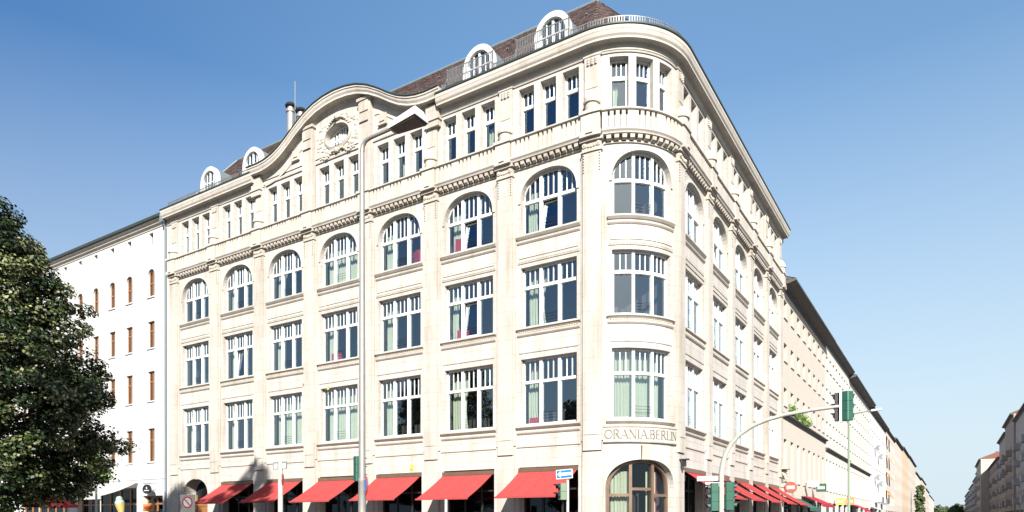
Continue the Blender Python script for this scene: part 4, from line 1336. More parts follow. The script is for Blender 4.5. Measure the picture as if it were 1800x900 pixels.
# --- terraces along the side street
def terrace(label, mp, u0, u1, zt, wallmat, ncol, rows, over=0.5, roofmat='darkroof', ledge=None, shop=True, tall=None, frame='white', near=True, depth=10, extra=None, ww=0.58, roofh=2.2):
    t = thing('apartment_building', label, 'building', 'houses along the two streets')
    w_ = MB(); pit = (u1-u0)/ncol
    cs = [u0+pit*(i+0.5) for i in range(ncol)]
    bands = []
    zlo = 0.0
    if shop:
        wallband(w_, mp, u0, u1, 0, 3.9, [(u0+0.6+(u1-u0-0.6)*i/4, u0+(u1-u0-0.6)*(i+1)/4, 0.1, 3.3, 0.35, 1) for i in range(4)]); zlo = 3.9
        for i in range(4):
            a, b = u0+0.6+(u1-u0-0.6)*i/4, u0+(u1-u0-0.6)*(i+1)/4
            if near: simple_window(mp, t, a, b, 0.1, 3.3, -0.35, 'dark', 'shopglass', bars=2, transom=0.8)
            else:
                q = MB(); ubox(q, mp, a, b, -0.4, -0.35, 0.1, 3.3); q.build('shop_front', 'dark', t)
    for (z0, z1) in rows:
        zm = min(zt, z1+0.8)
        wallband(w_, mp, u0, u1, zlo, zm, [(c-ww,c+ww,z0,z1,0.32,1) for c in cs])
        for c in cs:
            if near: simple_window(mp, t, c-ww, c+ww, z0, z1, -0.32, frame, bars=1, transom=0.66, sill=wallmat)
            else:
                q = MB(); ubox(q, mp, c-ww, c+ww, -0.32, -0.28, z0, z1); q.build('window', 'glassfar' if False else 'winfar', t)
        zlo = zm
    if zlo < zt: wallband(w_, mp, u0, u1, zlo, zt, [])
    for u in (u0, u1): w_.quad(mp(u,0,0), mp(u,-depth,0), mp(u,-depth,zt), mp(u,0,zt))
    w_.quad(mp(u0,-depth,0), mp(u1,-depth,0), mp(u1,-depth,zt), mp(u0,-depth,zt))
    w_.build('wall', wallmat, t)
    if near: hollow(mp, t, u0+0.05, u1-0.05, zt-0.1)
    m_ = MB(); sweep(m_, mp, [(0.001,zt-0.45),(0.06,zt-0.42),(0.10,zt-0.25),(over*0.8,zt-0.10),(over,zt-0.02),(over,zt+0.10),(-0.3,zt+0.12)], [u0+0.02, u1-0.02]); m_.build('eaves', 'darkroof', t)
    m_ = MB(); m_.quad(mp(u0,over,zt+0.11), mp(u1,over,zt+0.11), mp(u1,-depth*0.45,zt+roofh), mp(u0,-depth*0.45,zt+roofh)); m_.quad(mp(u0,-depth*0.45,zt+roofh), mp(u1,-depth*0.45,zt+roofh), mp(u1,-depth,zt), mp(u0,-depth,zt))
    for u in (u0+0.005, u1-0.005): m_.poly([mp(u,over*0.9,zt+0.1), mp(u,-depth*0.45,zt+roofh), mp(u,-depth,zt)])
    ro = m_.build('roof', roofmat, t)
    m_ = MB(); c = u0+(u1-u0)*0.3; ubox(m_, mp, c, c+1.1, -depth*0.5, -depth*0.5+0.6, zt+roofh-1, zt+roofh+1.0); m_.build('chimney', 'redtile', ro)
    if ledge:
        m_ = MB(); sweep(m_, mp, [(0.001,ledge-0.3),(0.08,ledge-0.28),(0.12,ledge-0.1),(0.30,ledge-0.06),(0.30,ledge+0.02),(0.001,ledge+0.06)], [u0+0.03, u1-0.03]); m_.build('ledge', 'darkroof', t)
    return t
M['winfar'] = plain('far_dark_window', (0.045, 0.05, 0.055), 0.15, var=0.3)
M['cream_w'] = plain('cream_render', (0.54, 0.485, 0.41), 0.9, var=0.06, scale=1.0)
M['warm_w'] = plain('warm_white_render', (0.60, 0.565, 0.51), 0.9, var=0.06, scale=1.0)
M['ochre_w'] = plain('ochre_render', (0.58, 0.45, 0.31), 0.9, var=0.08, scale=1.0)
M['pink_w'] = plain('pale_pink_render', (0.62, 0.53, 0.46), 0.9, var=0.07, scale=1.0)
M['grey_w'] = plain('grey_render', (0.46, 0.45, 0.44), 0.9, var=0.1, scale=1.0)  # grey lightened to stand for haze along the far houses
M['brown_w'] = plain('brown_render', (0.42, 0.36, 0.31), 0.9, var=0.12, scale=1.0)  # brown made paler, far haze mixed into the colour
Y0 = YEND+0.06
R3 = [(4.5,7.55),(10.0,11.3),(13.25,14.55),(16.4,17.7)]
n1 = terrace('cream house next to the sandstone building, with tall amber windows over its shops', MPR, Y0, 46.0, 18.75, 'cream_w', 8, R3, over=0.95, ledge=9.3, frame='oldwood')
n2 = terrace('warm white house with a dark ledge, second beyond the sandstone building', MPR, 46.06, 64.5, 19.15, 'warm_w', 8, R3, over=0.7, ledge=8.6, frame='signgrey')
n3 = terrace('pale house with deep dark eaves, third beyond the sandstone building', MPR, 64.56, 90.5, 18.8, 'warm_w', 10, R3, over=0.9, ledge=8.4, frame='signgrey')
n4 = terrace('white house hung with satellite dishes, further down the side street', MPR, 90.56, 122.0, 18.6, 'plaster_white', 10, R3[:3]+[(15.6,17.0)], over=0.7)
n5 = terrace('white house with orange blinds, further down the side street', MPR, 122.1, 148.0, 18.9, 'warm_w', 8, R3[:3]+[(16.0,17.3)], over=0.4, near=False)
fl_ = [('pale pink house before the ochre one down the side street',148.1,178,19.6,'pink_w'),('ochre house with a tree at its foot down the side street',178.1,212,20.3,'ochre_w'),('cream house beyond the tree down the side street',212.1,262,20.6,'cream_w'),
 ('low warm white house far down the side street',262.1,320,18.6,'warm_w'),('distant pink house on the sunny side of the side street',320.1,395,19.5,'pink_w'),('small cream house near the end of the sunny side',395.1,470,17.6,'cream_w'),('very last house front on the sunny side, beyond the pink one',470.1,640,16.5,'warm_w')]
for lab, a, b, z, wm in fl_:
    terrace(lab, MPR, a, b, z, wm, max(8, int((b-a)/3.6)), [(5.0,7.0),(8.4,10.4),(11.8,13.6),(15.0,16.4)], over=0.5, near=False, roofmat='redtile' if wm in ('pink_w','cream_w') else 'darkroof')
# shady side
sh = [('dark grey house nearest on the shaded right side of the street',104,136,20.4,'grey_w',0),('brown house second on the shaded right side of the street',136.1,160,21.9,'brown_w',0.3),('grey house with bays on the shaded right side, before the yellow end wall',160.1,186,20.8,'grey_w',0),
 ('low dark house on the shaded right side of the street',186.1,236,17.2,'brown_w',0),('house with sunlit cream end wall on the right side of the street',236.1,276,20.6,'cream_w',2.2),('grey house beyond the sunlit end wall on the right',276.1,330,20.8,'grey_w',0.6),
 ('brown house far along the shaded right side',330.1,400,20.6,'brown_w',0),('grey house far along the shaded right side, near the trees',400.1,480,19.6,'grey_w',0),('last small dark house at the end of the shaded side',480.1,600,18.5,'brown_w',0)]
for lab, a, b, z, wm, pr in sh:
    mp = (lambda pr: (lambda u, d, z: (21.0-pr-d, u, z)))(pr)
    t = terrace(lab, mp, a, b, z, wm, max(6, int((b-a)/3.4)), [(4.8,6.8),(8.2,10.2),(11.6,13.6),(14.6,16.2)], over=0.6, near=False, roofmat='redtile')
    # stacked bays and balconies
    nb = 2
    for i in range(nb):
        c = a+(b-a)*(i+0.5)/nb
        for zz in (4.6, 8.0, 11.4, 14.4):
            if zz < z-3:
                m_ = MB()
                ubox(m_, mp, c-1.5, c+1.5, 0.0, 1.0, zz-0.25, zz-0.05); ubox(m_, mp, c-1.5, c+1.5, 0.9, 1.0, zz-0.05, zz+0.9)
                ubox(m_, mp, c-1.5, c-1.42, 0.0, 0.9, zz-0.05, zz+0.9); ubox(m_, mp, c+1.42, c+1.5, 0.0, 0.9, zz-0.05, zz+0.9)
                m_.build('balcony', wm, t)
# dishes, blinds, balconies, window boxes on the sunny side
for (y, z) in ((99,13.2),(105,12.2),(99,8.4),(105,7.6)):
    q = MB(); q.lathe((0,0,0),[(0.01,0.12),(0.3,0.08),(0.55,-0.06),(0.57,-0.06)],14)
    o = q.build('satellite_dish', 'signgrey', n4, smooth=True); o.location = (0.7,y,z); o.rotation_euler = (RAD(70),RAD(20),0)
    q = MB(); q.tube([(0,y,z),(0.7,y,z)],0.04,6); q.build('dish_arm', 'dark', n4)
for (y) in (101, 112):
    q = MB(); q.box(0,1.1,y-1.6,y+1.6,4.3,4.5); q.box(1.02,1.1,y-1.6,y+1.6,4.5,5.3); q.build('balcony', 'signgrey', n4)
for i, z in enumerate((5.4, 8.9, 12.2, 15.9)):
    for y in (125.0, 131.0):
        q = MB(); q.hexa([(0.02,y-1.6,z+1.9),(0.02,y+1.6,z+1.9),(0.0,y+1.6,z+1.9),(0.0,y-1.6,z+1.9),(0.9,y-1.6,z+0.3),(0.9,y+1.6,z+0.3),(0.86,y+1.6,z+0.3),(0.86,y-1.6,z+0.3)][::1]); q.build('blind', 'orange', n5)
for (y, nb, r) in ((28.2,220,0.42),(30.4,160,0.35),(33.0,220,0.45),(35.0,120,0.3)):
    q = MB(); rr = random.Random(int(y*10))
    for t in range(nb):
        p = Vector((0.22+rr.gauss(0,0.12), y+rr.gauss(0,r*0.7), 9.45+abs(rr.gauss(0,r*0.8))))
        a = Vector((rr.uniform(-1,1),rr.uniform(-1,1),rr.uniform(-1,1))).normalized()*0.10; b = a.orthogonal().normalized()*0.06
        q.poly([tuple(p-a),tuple(p+b),tuple(p+a),tuple(p-b)])
    ob = thing('potted_plant', ['bushy pot plant at the near end of the cream house ledge','small pot plant second along the cream house ledge','leafy pot plant third along the cream house ledge','smallest pot plant, farthest along the cream house ledge'][int((y-28)/2.2)], 'plant', 'plants on the ledge')
    q.build('foliage', 'ivy', ob)
    q = MB(); q.lathe((0.16,y,9.37),[(0.01,0),(0.11,0),(0.14,0.22),(0.12,0.22)],10); q.build('pot', 'redtile', ob)
# shop signs and street-front awnings beyond the corner
def disc_sign(label, c, r, mat, cat='sign'):
    t = thing('hanging_sign', label, cat, loc=c)
    q = MB(); q.lathe((0,0,0),[(0.0,-0.05),(r,-0.05),(r,0.05),(0.0,0.05)],26); o = q.build('disc', mat, t); o.rotation_euler = (PI/2,0,0)
    q = MB()
    for i in range(5): q.box(-0.28*r/0.45+0.12*i*r/0.45,-0.20*r/0.45+0.12*i*r/0.45,-0.062,-0.052,-0.12,0.12)
    q.build('emblem', 'signwhite', t)
    q = MB(); q.tube([(-c[0],0,0),(-r,0,0)],0.025,6); q.build('bracket', 'dark', t)
disc_sign('round red sign sticking out beyond the last awning', (0.80,24.3,3.9), 0.40, 'mutedred')
def box_sign(label, c, sx, sz, mat):
    t = thing('hanging_sign', label, 'sign', loc=c)
    q = MB(); q.box(-sx,sx,-0.08,0.08,-sz,sz); q.build('board', mat, t)
    q = MB()
    for i in range(5): q.box(-sx*0.7+sx*0.3*i,-sx*0.55+sx*0.3*i,-0.095,-0.082,-sz*0.4,sz*0.4)
    q.build('lettering', 'signwhite' if mat != 'signwhite' else 'signred', t)
    q = MB(); q.tube([(-c[0],0,0),(-sx,0,0)],0.025,6); q.build('bracket', 'dark', t)
box_sign('small green shop sign on the cream house', (0.8,38.0,4.4), 0.4, 0.35, 'siggreen')
box_sign('pale shop sign beside the green one on the cream house', (0.7,34.5,4.6), 0.45, 0.25, 'pink_w')
box_sign('yellow shop sign on the second house down the street', (0.6,52.0,3.5), 0.42, 0.32, 'yellow')
box_sign('orange shop sign behind the green lamp post', (0.6,60.5,3.7), 0.4, 0.4, 'orange')
def street_awning(label, y0, y1, z0, z1, dep, mat):
    t = thing('awning', label, 'awning', 'shop awnings down the side street')
    q = MB(); n = 6
    for i in range(n):
        a, b = y0+(y1-y0)*i/n, y0+(y1-y0)*(i+1)/n
        q.quad((0.05,a,z1),(0.05,b,z1),(dep,b,z0),(dep,a,z0))
    q.build('cloth', mat, t)
    q = MB(); q.box(dep-0.02,dep+0.02,y0,y1,z0-0.22,z0-0.002); q.build('valance', mat, t)
    for y in (y0+0.1, y1-0.1):
        q = MB(); q.tube([(0.0,y,z0),(dep,y,z0)],0.02,6); q.build('arm', 'dark', t)
street_awning('dark red shop awning on the cream house', 33.0, 40.0, 2.9, 3.6, 1.6, 'reds')
street_awning('green shop awning on the cream house', 28.0, 32.5, 2.5, 3.3, 1.5, 'siggreen')
street_awning('red shop awning far down past the yellow sign', 66.0, 74.0, 2.8, 3.5, 1.6, 'reds')
street_awning('white shop awning below the satellite dishes', 92.0, 100.0, 2.9, 3.6, 1.6, 'canvas')

# ------------------------------------------------------------------ trees
def leaf_mesh(name, mat, n, prof, seed, lsize, clumps=420, clr=0.8, lump=0.18):
    """prof: [(z, r)] of the crown; leaves gathered in clumps through its outer volume"""
    rs = np.random.RandomState(seed)
    zs = np.array([p[0] for p in prof]); r_ = np.array([p[1] for p in prof])
    # clump centres
    zc = rs.uniform(zs[0], zs[-1], clumps*6)
    rr = np.interp(zc, zs, r_)
    keep = rs.uniform(0, r_.max(), len(zc)) < rr
    zc = zc[keep][:clumps]; rr = rr[keep][:clumps]
    an = rs.uniform(0, 2*PI, len(zc))
    lum = 1 + lump*np.sin(an*3+zc*1.3+seed) + lump*0.7*np.sin(an*5-zc*2.1)
    fr = rs.uniform(0.2, 1.0, len(zc))**0.4
    C = np.stack([rr*lum*fr*np.cos(an), rr*lum*fr*np.sin(an), zc], 1)
    cs = rs.uniform(0.55, 1.15, len(zc))*clr
    pick = rs.randint(0, len(zc), n)
    g = rs.normal(size=(n,3)); g /= np.linalg.norm(g,axis=1,keepdims=True)
    rad = rs.uniform(0.25, 1.0, n)**0.5
    P = C[pick] + g*rad[:,None]*cs[pick][:,None]*np.array([1,1,0.62])
    # leaf axes: hang outward and down
    outw = P.copy(); outw[:,2] = 0; outw /= (np.linalg.norm(outw,axis=1,keepdims=True)+1e-6)
    nrm = g*0.5 + outw*0.35 + rs.normal(size=(n,3))*0.40 + np.array([0,0,0.65])
    nrm /= np.linalg.norm(nrm,axis=1,keepdims=True)
    t = np.cross(nrm, rs.normal(size=(n,3))); t /= np.linalg.norm(t,axis=1,keepdims=True)
    b = np.cross(nrm, t)
    s = (lsize*rs.uniform(0.7,1.3,n))[:,None]
    V = np.empty((n,4,3))
    V[:,0] = P - t*s; V[:,1] = P + b*s*0.72 + nrm*s*0.15; V[:,2] = P + t*s; V[:,3] = P - b*s*0.72 + nrm*s*0.15
    me = bpy.data.meshes.new(name)
    me.vertices.add(4*n); me.vertices.foreach_set('co', V.reshape(-1).astype(np.float32))
    me.loops.add(4*n); me.loops.foreach_set('vertex_index', np.arange(4*n, dtype=np.int32))
    me.polygons.add(n); me.polygons.foreach_set('loop_start', np.arange(0,4*n,4,dtype=np.int32)); me.polygons.foreach_set('loop_total', np.full(n,4,dtype=np.int32))
    me.materials.append(M[mat])
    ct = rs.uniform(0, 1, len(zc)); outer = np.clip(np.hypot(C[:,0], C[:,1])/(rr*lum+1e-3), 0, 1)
    tone = 0.50*ct[pick] + 0.30*rs.uniform(0, 1, n) + 0.25*(outer[pick]*rad)**2  # outer leaves lighter, inner ones darker: crown light put into the colour
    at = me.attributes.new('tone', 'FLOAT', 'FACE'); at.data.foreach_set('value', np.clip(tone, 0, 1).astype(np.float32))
    me.update(); me.validate()
    return me
def tree(name, label, loc, prof, n, seed, mat, lsize, trunk_r=0.28, group='trees', clumps=420, clr=0.8, lump=0.18):
    t = thing(name, label, 'tree', group, loc)
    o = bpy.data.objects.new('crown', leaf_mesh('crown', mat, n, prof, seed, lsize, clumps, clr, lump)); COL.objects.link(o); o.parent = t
    rr = random.Random(seed)
    zb, zt = prof[0][0], prof[-1][0]
    q = MB(); h = zt-0.8
    q.tube([(0,0,0),(0.05,0.03,zb*0.6),(0.0,0.1,zb+1.0),(-0.1,0.05,h*0.6),(0,0,h)], [trunk_r*1.25,trunk_r,trunk_r*0.85,trunk_r*0.5,trunk_r*0.1], 10)
    q.build('trunk', 'bark', t, smooth=True)
    for i in range(9):
        z = zb*0.9+(h-zb)*0.75*i/9; a = i*2.4+rr.uniform(-.3,.3)
        R = np.interp(min(z+1.5,zt-0.1), [p[0] for p in prof], [p[1] for p in prof])*0.82
        q = MB(); q.tube([(0,0,z),(R*0.45*math.cos(a),R*0.45*math.sin(a),z+0.9),(R*math.cos(a+0.15),R*math.sin(a+0.15),z+1.5)], [trunk_r*0.42,trunk_r*0.25,0.03], 7)
        q.build('limb', 'bark', t, smooth=True)
    return t
LP = [(2.3,2.2),(3.0,4.2),(4.2,4.8),(6.0,4.8),(8.0,4.4),(9.8,3.7),(11.6,3.0),(13.2,2.1),(14.6,0.7)]
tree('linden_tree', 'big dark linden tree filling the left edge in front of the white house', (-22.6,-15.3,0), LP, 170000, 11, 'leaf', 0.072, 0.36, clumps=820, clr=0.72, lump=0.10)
SP = [(2.6,1.5),(3.6,3.0),(5.5,3.6),(7.5,3.2),(9.5,2.2),(11,0.8)]
tree('linden_tree', 'smaller bright green tree showing under the big linden crown', (-40.5,-8.2,0), [(2.2,1.2),(3.0,2.2),(4.2,2.5),(5.6,1.8),(6.6,0.6)], 12000, 5, 'ivy', 0.12, 0.12, clumps=130, clr=0.55)
tree('linden_tree', 'leafy linden of the square beside the camera, seen mirrored in windows', (-19.5,-33.0,0), [(2.6,2.0),(4,4.5),(6.5,5.0),(9,4.0),(11.5,2.3),(13,0.6)], 30000, 21, 'leaf', 0.16, 0.3, clumps=300, clr=0.9)
tree('linden_tree', 'tall linden of the square whose shadow tip falls on the first awnings', (-8.0,-23.6,0), [(4.0,0.8),(6,1.8),(10,2.3),(14,2.5),(17.5,2.5),(20.3,1.9),(22.3,0.6)], 36000, 22, 'leaf', 0.12, 0.26, clumps=340, clr=0.6, lump=0.1)
# ivy on the white house
q = MB(); rr = random.Random(9)
for t in range(900):
    x = rr.gauss(-43.6,1.0); z = 4.5+abs(rr.gauss(0,0.7)) + (0.6 if abs(x+43.6) < 0.6 else 0)
    p = Vector((x,-0.12-abs(rr.gauss(0,0.14)),z)); a = Vector((rr.uniform(-1,1),rr.uniform(-1,1),rr.uniform(-1,1))).normalized()*0.13; b = a.orthogonal().normalized()*0.09
    q.poly([tuple(p-a),tuple(p+b),tuple(p+a),tuple(p-b)])
iv = tag(q.build('climbing_plant', 'ivy'), 'bright green climber on the white house just above the canopy', 'plant')
# street trees far down the side street and the trees that close it
tree('street_tree', 'slim green tree halfway down the sunny side of the street', (2.6,226,0), [(2.0,0.6),(4,0.9),(8,1.0),(11,0.8),(13,0.3)], 6000, 31, 'leaffar', 0.30, 0.2, 'trees down the side street', 90, 0.7)
far = tree('street_tree', 'leftmost tree closing the far end of the street', (3.0,660,0), [(2.5,3),(4,5.0),(7,5.4),(10,4.2),(13,1)], 7000, 32, 'leaffar', 0.5, 0.3, 'trees closing the street', 160, 1.5)
for (x, y, sc, lab) in ((9,690,0.95,'second tree from the left closing the far street end'),(17,640,1.05,'third tree from the left closing the far street end'),(15,560,0.9,'rightmost tree closing the far street end')):
    c = copy_tree(far); c.location = (x,y,0); c.scale = (sc,sc,sc); c.rotation_euler = (0,0,x); c['label'] = lab

# ------------------------------------------------------------------ street furniture
# tall street lamp
sl = thing('street_lamp', 'tall grey steel street lamp mast with one flat lamp head in front', 'street lamp', loc=(-1.43,-15.05,0))
q = MB(); q.lathe((0,0,0),[(0.12,0),(0.12,1.0),(0.095,1.05),(0.090,2.55),(0.096,2.56),(0.096,2.62),(0.078,2.64),(0.055,9.9),(0.048,10.3)],16); q.build('mast', 'galv', sl, smooth=True)
q = MB(); q.tube([(0,0,10.25),(0.02,0,10.38),(0.10,0,10.47),(0.25,0,10.50),(1.05,0,10.52)],[0.055,0.052,0.048,0.045,0.042],10); q.build('arm', 'galv', sl, smooth=True)
q = MB(); q.hexa([(0.92,-0.14,10.44),(1.80,-0.24,10.46),(1.80,0.24,10.46),(0.92,0.14,10.44),(0.92,-0.10,10.60),(1.73,-0.15,10.70),(1.73,0.15,10.70),(0.92,0.10,10.60)]); hd = q.build('lamp_head', 'lampwhite', sl)
q = MB(); q.hexa([(1.0,-0.125,10.415),(1.75,-0.20,10.415),(1.75,0.20,10.415),(1.0,0.125,10.415),(0.98,-0.135,10.452),(1.77,-0.22,10.458),(1.77,0.22,10.458),(0.98,0.135,10.452)]); q.build('diffuser', 'lampglass', hd)
# round parking sign, edge on, strapped to the mast
q = MB(); q.lathe((0,0,0),[(0,-0.01),(0.21,-0.01),(0.21,0.01),(0,0.01)],24)
ps = thing('road_sign', 'round no-stopping sign seen nearly edge-on, strapped to the lamp mast', 'road sign', loc=(-1.29,-15.08,2.48))
o = q.build('disc', 'signred', ps); o.rotation_euler = (PI/2,0,RAD(148))
q = MB(); q.lathe((0,0,0),[(0,-0.014),(0.165,-0.014),(0.165,0.014),(0,0.014)],24); o = q.build('face', 'signblue', ps); o.rotation_euler = (PI/2,0,RAD(148))
q = MB(); q.tube([(-0.05,0,-0.12),(0.0,0,-0.12)],0.015,6); q.tube([(-0.05,0,0.12),(0.0,0,0.12)],0.015,6); q.build('clamp', 'galv', ps)

def signal_head(parent, loc, rz, n=3, size=0.30, hm='siggreen', lens=('lensred','lensgreen')):
    h = part_empty('signal_head', parent, loc); h.rotation_euler = (0,0,rz)
    q = MB(); H = size*n; w = size*0.5
    pr = [(-w,-0.10),(-w+0.03,-0.13),(w-0.03,-0.13),(w,-0.10),(w*0.8,0.10),(w*0.6,0.13),(-w*0.6,0.13),(-w*0.8,0.10)]
    for z0, z1 in [(i*size+0.004,(i+1)*size-0.004) for i in range(n)]:
        q.poly([(x,y,z1) for x,y in pr]); q.poly([(x,y,z0) for x,y in pr][::-1])
        for i in range(8):
            (x0,y0),(x1,y1) = pr[i],pr[(i+1)%8]; q.quad((x0,y0,z0),(x1,y1,z0),(x1,y1,z1),(x0,y0,z1))
    q.build('housing', hm, h)
    for i in range(n):
        zc = (i+0.5)*size
        l = MB(); l.lathe((0,0,0),[(0.001,0.03),(size*0.3,0.02),(size*0.36,0)],16); o = l.build('lens', lens[1] if i == 0 else lens[0] if i == n-1 else lens[0], h); o.location = (0,-0.131,zc); o.rotation_euler = (PI/2,0,0)
        v = MB(); r = size*0.40
        for t in range(12):
            a0, a1 = RAD(-20)+RAD(220)*t/12, RAD(-20)+RAD(220)*(t+1)/12
            v.quad((r*math.cos(a0),-0.13,zc+r*math.sin(a0)),(r*math.cos(a1),-0.13,zc+r*math.sin(a1)),(r*math.cos(a1),-0.13-0.24*max(.35,math.sin((a0+a1)/2)),zc+r*math.sin(a1)),(r*math.cos(a0),-0.13-0.24*max(.35,math.sin((a0+a1)/2)),zc+r*math.sin(a0)))
        v.build('visor', 'black', h)
    return h
# mast with the arched arm over the side street
tm = thing('traffic_light', 'traffic light mast with long curved arm over the side street', 'traffic light', loc=(3.96,-4.51,0))
def onplane(x, y):      # points read along the arm, all in the arm's own plane
    vx, vz = (x-900)/1207.0, (912-y)/1207.0
    ex0, ex1, ey0, ey1 = 0.8440, -0.5362, 0.5362, 0.8440
    rx, ry = vx*ex0+ex1, vx*ey0+ey1
    t = (-4.51-CAMY)/ry
    return (CAMX+t*rx-3.96, 0, CAMZ+t*vz)
q = MB(); pts = [onplane(*p) for p in ((1268,830),(1271,812),(1276,796),(1286,779),(1300,764),(1320,750),(1345,739),(1380,729),(1425,721),(1478,714))]
q.tube([(0,0,0),(0,0,1.0)]+[(0,0,2.9)]+pts, [0.10,0.09,0.085]+[0.082,0.08,0.078,0.076,0.073,0.07,0.066,0.06,0.055,0.05], 12); q.build('mast_arm', 'palepole', tm, smooth=True)
e = pts[-1]
q = MB(); q.box(e[0]-0.03,e[0]+0.03,-0.06,0.08,e[2]-0.48,e[2]+0.48); q.build('back_plate', 'signwhite', tm)
signal_head(tm, (e[0]+0.15,0.05,e[2]-0.43), RAD(160), 3, 0.285)
hd_ = signal_head(tm, (e[0]-0.10,0.10,e[2]-0.42), RAD(-90+360), 3, 0.275, 'black'); hd_.scale = (0.8, 0.55, 1)
signal_head(tm, (-0.20,-0.12,1.95), RAD(-62), 3, 0.30)
signal_head(tm, (0.24,0.05,1.98), RAD(110), 3, 0.30)
q = MB(); q.tube([(-0.25,-0.05,2.9),(0.28,0.02,2.9)],0.03,6); q.tube([(-0.25,-0.05,2.0),(0.28,0.02,2.0)],0.03,6); q.build('bracket', 'dark', tm)
sp = thing('street_name_sign', 'pair of white street name plates on the curved traffic mast', 'road sign', loc=(3.96,-4.51,2.93))
q = MB(); q.box(-0.78,-0.10,-0.03,-0.01,0.0,0.15); q.build('name_plate', 'signwhite', sp)
q = MB(); q.hexa([(-0.42,-0.30,-0.20),(-0.05,-0.10,-0.20),(-0.05,-0.08,-0.20),(-0.42,-0.28,-0.20),(-0.42,-0.30,-0.06),(-0.05,-0.10,-0.06),(-0.05,-0.08,-0.06),(-0.42,-0.28,-0.06)]); q.build('name_plate', 'signwhite', sp)
# small signal with the one-way sign
tp = thing('traffic_light', 'short pedestrian signal post with two dark lamps under the one-way sign', 'traffic light', loc=(-1.12,-5.40,0))
q = MB(); q.lathe((0,0,0),[(0.07,0),(0.07,0.3),(0.05,0.33),(0.05,3.08),(0.0,3.1)],12); q.build('post', 'palepole', tp, smooth=True)
signal_head(tp, (-0.12,-0.14,2.36), RAD(-38), 2, 0.29, 'siggreenpale')
ow = thing('road_sign', 'blue one-way sign with white arrow pointing left', 'road sign', loc=(-1.20,-5.50,3.26))
ow.rotation_euler = (0, RAD(-3), RAD(4))
q = MB(); q.box(-0.31,0.31,-0.012,0.012,-0.16,0.16); q.build('plate', 'signwhite', ow)
q = MB(); q.box(-0.285,0.285,-0.016,-0.0125,-0.135,0.135); q.build('blue_field', 'signblue', ow)
q = MB(); q.poly([(-0.26,-0.0205,0.0),(-0.13,-0.0205,-0.12),(-0.13,-0.0205,-0.05),(0.285,-0.0205,-0.05),(0.285,-0.0205,0.05),(-0.13,-0.0205,0.05),(-0.13,-0.0205,0.12)]); 
q.hexa([(-0.13,-0.020,-0.05),(0.285,-0.020,-0.05),(0.285,-0.017,-0.05),(-0.13,-0.017,-0.05),(-0.13,-0.020,0.05),(0.285,-0.020,0.05),(0.285,-0.017,0.05),(-0.13,-0.017,0.05)]); q.build('arrow', 'signwhite', ow)
q = MB(); q.box(0.04,0.10,0.012,0.08,-0.1,0.1); q.build('clamp', 'galv', ow)
# signal behind the lamp mast
tq = thing('traffic_light', 'green traffic light half hidden behind the tall lamp mast', 'traffic light', loc=(-7.10,-9.25,0))
q = MB(); q.lathe((0,0,0),[(0.07,0),(0.07,3.6),(0,3.62)],12); q.build('post', 'siggreenpale', tq, smooth=True)
signal_head(tq, (-0.26,-0.02,3.02), RAD(165), 3, 0.29)
q = MB(); q.tube([(-0.2,0,3.2),(0,0,3.2)],0.02,6); q.tube([(-0.2,0,3.7),(0,0,3.55)],0.02,6); q.build('bracket', 'dark', tq)
# post with two white plates
pp = thing('sign_post', 'pale round-topped post with two small white plates left of the lamp mast', 'sign post', loc=(-12.9,-8.1,0))
q = MB(); q.lathe((0,0,0),[(0.10,0),(0.10,3.98),(0.075,4.07),(0.0,4.10)],14); q.build('post', 'palepole', pp, smooth=True)
for s in (-1,1):
    q = MB(); q.box(s*0.26-0.15,s*0.26+0.15,-0.03,-0.005,3.72,4.02); q.build('plate_backing', 'signgrey', pp)
    q = MB(); q.box(s*0.26-0.10,s*0.26+0.10,-0.036,-0.031,3.75,3.96); q.build('plate', 'signwhite', pp)
q = MB(); q.lathe((0,0,0),[(0,-0.012),(0.24,-0.012),(0.24,0.012),(0,0.012)],20); o = q.build('round_sign', 'signred', pp); o.location = (0.16,-0.02,3.30); o.rotation_euler = (PI/2,0,RAD(130))
# square zone sign, tree shade painted into its dark colours
zs_ = thing('road_sign', 'square sign with a red ring, coloured dark as if shaded, standing before the arched doorway', 'road sign', loc=(-13.3,-11.9,0))
q = MB(); q.tube([(0,0.03,0),(0,0.03,2.6)],0.035,10); q.build('post', 'galv', zs_)
q = MB(); q.box(-0.31,0.31,-0.012,0.012,1.93,2.58); q.build('plate', 'darkroof', zs_)
def ring(r0, r1, y, mat, nm, par, cz, n=28):
    q = MB()
    for t in range(n):
        a0, a1 = 2*PI*t/n, 2*PI*(t+1)/n
        P = [(r*math.cos(a), cz+r*math.sin(a)) for r, a in ((r0,a0),(r1,a0),(r1,a1),(r0,a1))]
        q.hexa([(x,y,z) for x,z in P]+[(x,y+0.004,z) for x,z in P])
    q.build(nm, mat, par)
ring(0.165, 0.215, -0.018, 'shadedred', 'ring', zs_, 2.30)
ring(0.001, 0.164, -0.017, 'zinc', 'face', zs_, 2.30)
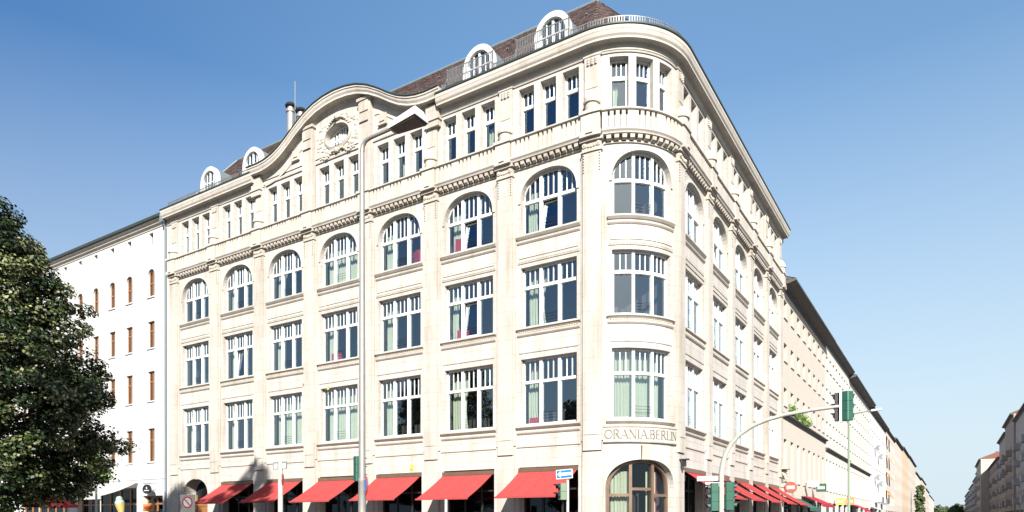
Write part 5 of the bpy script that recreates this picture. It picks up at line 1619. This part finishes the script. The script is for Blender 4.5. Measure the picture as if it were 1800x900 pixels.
q = MB(); q.hexa([(-0.13,-0.024,2.40),(-0.10,-0.024,2.43),(0.13,-0.024,2.20),(0.10,-0.024,2.17),(-0.13,-0.019,2.40),(-0.10,-0.019,2.43),(0.13,-0.019,2.20),(0.10,-0.019,2.17)]); q.build('slash', 'shadedred', zs_)
zs_.rotation_euler = (0,0,RAD(20))
# plain posts
wp = thing('post', 'slim white post under the red awning left of the one-way sign', 'post', loc=(-4.73,-7.65,0))
q = MB(); q.lathe((0,0,0),[(0.055,0),(0.055,2.36),(0.0,2.40)],12); q.build('shaft', 'palepole', wp, smooth=True)
q = MB(); q.lathe((0,0,0),[(0.12,0),(0.12,0.03),(0.06,0.06)],12); q.build('foot', 'galv', wp)
wp2 = thing('post', 'slim pale post in front of the cafe canopy', 'post', loc=(-31.2,-6.2,0))
q = MB(); q.lathe((0,0,0),[(0.06,0),(0.055,3.5),(0.0,3.55)],12); q.build('shaft', 'palepole', wp2, smooth=True)
q = MB(); q.box(-0.4,-0.05,-0.02,0.0,3.3,3.5); q.build('plate', 'siggreenpale', wp2)
# green lamp post down the side street
gp = thing('street_lamp', 'slender pale green lamp post further down the side street', 'street lamp', loc=(4.6,23.1,0))
q = MB(); q.lathe((0,0,0),[(0.12,0),(0.12,1.2),(0.085,1.3),(0.06,8.3)],12); q.build('mast', 'siggreenpale', gp, smooth=True)
q = MB(); q.tube([(0,0,8.2),(0.05,0,8.42),(0.25,0,8.55),(1.5,0,8.7)],[0.06,0.05,0.045,0.035],8); q.build('arm', 'siggreenpale', gp, smooth=True)
q = MB(); q.hexa([(1.3,-0.08,8.62),(1.95,-0.12,8.68),(1.95,0.12,8.68),(1.3,0.08,8.62),(1.3,-0.05,8.74),(1.9,-0.06,8.80),(1.9,0.06,8.80),(1.3,0.05,8.74)]); q.build('lamp_head', 'lampwhite', gp)
# paint splashes on the stone
for (X, z, r, mat) in ((-12.85,4.30,0.13,'yellow'),(-18.9,8.95,0.09,'yellow'),(-20.9,9.35,0.06,'signred')):
    q = MB(); rr = random.Random(int(X*7)); q.poly([(X+r*rr.uniform(.6,1.2)*math.cos(2*PI*t/14), -0.045, z+1.2*r*rr.uniform(.6,1.2)*math.sin(2*PI*t/14)) for t in range(14)]); q.build('paint_splash', mat, hotel)
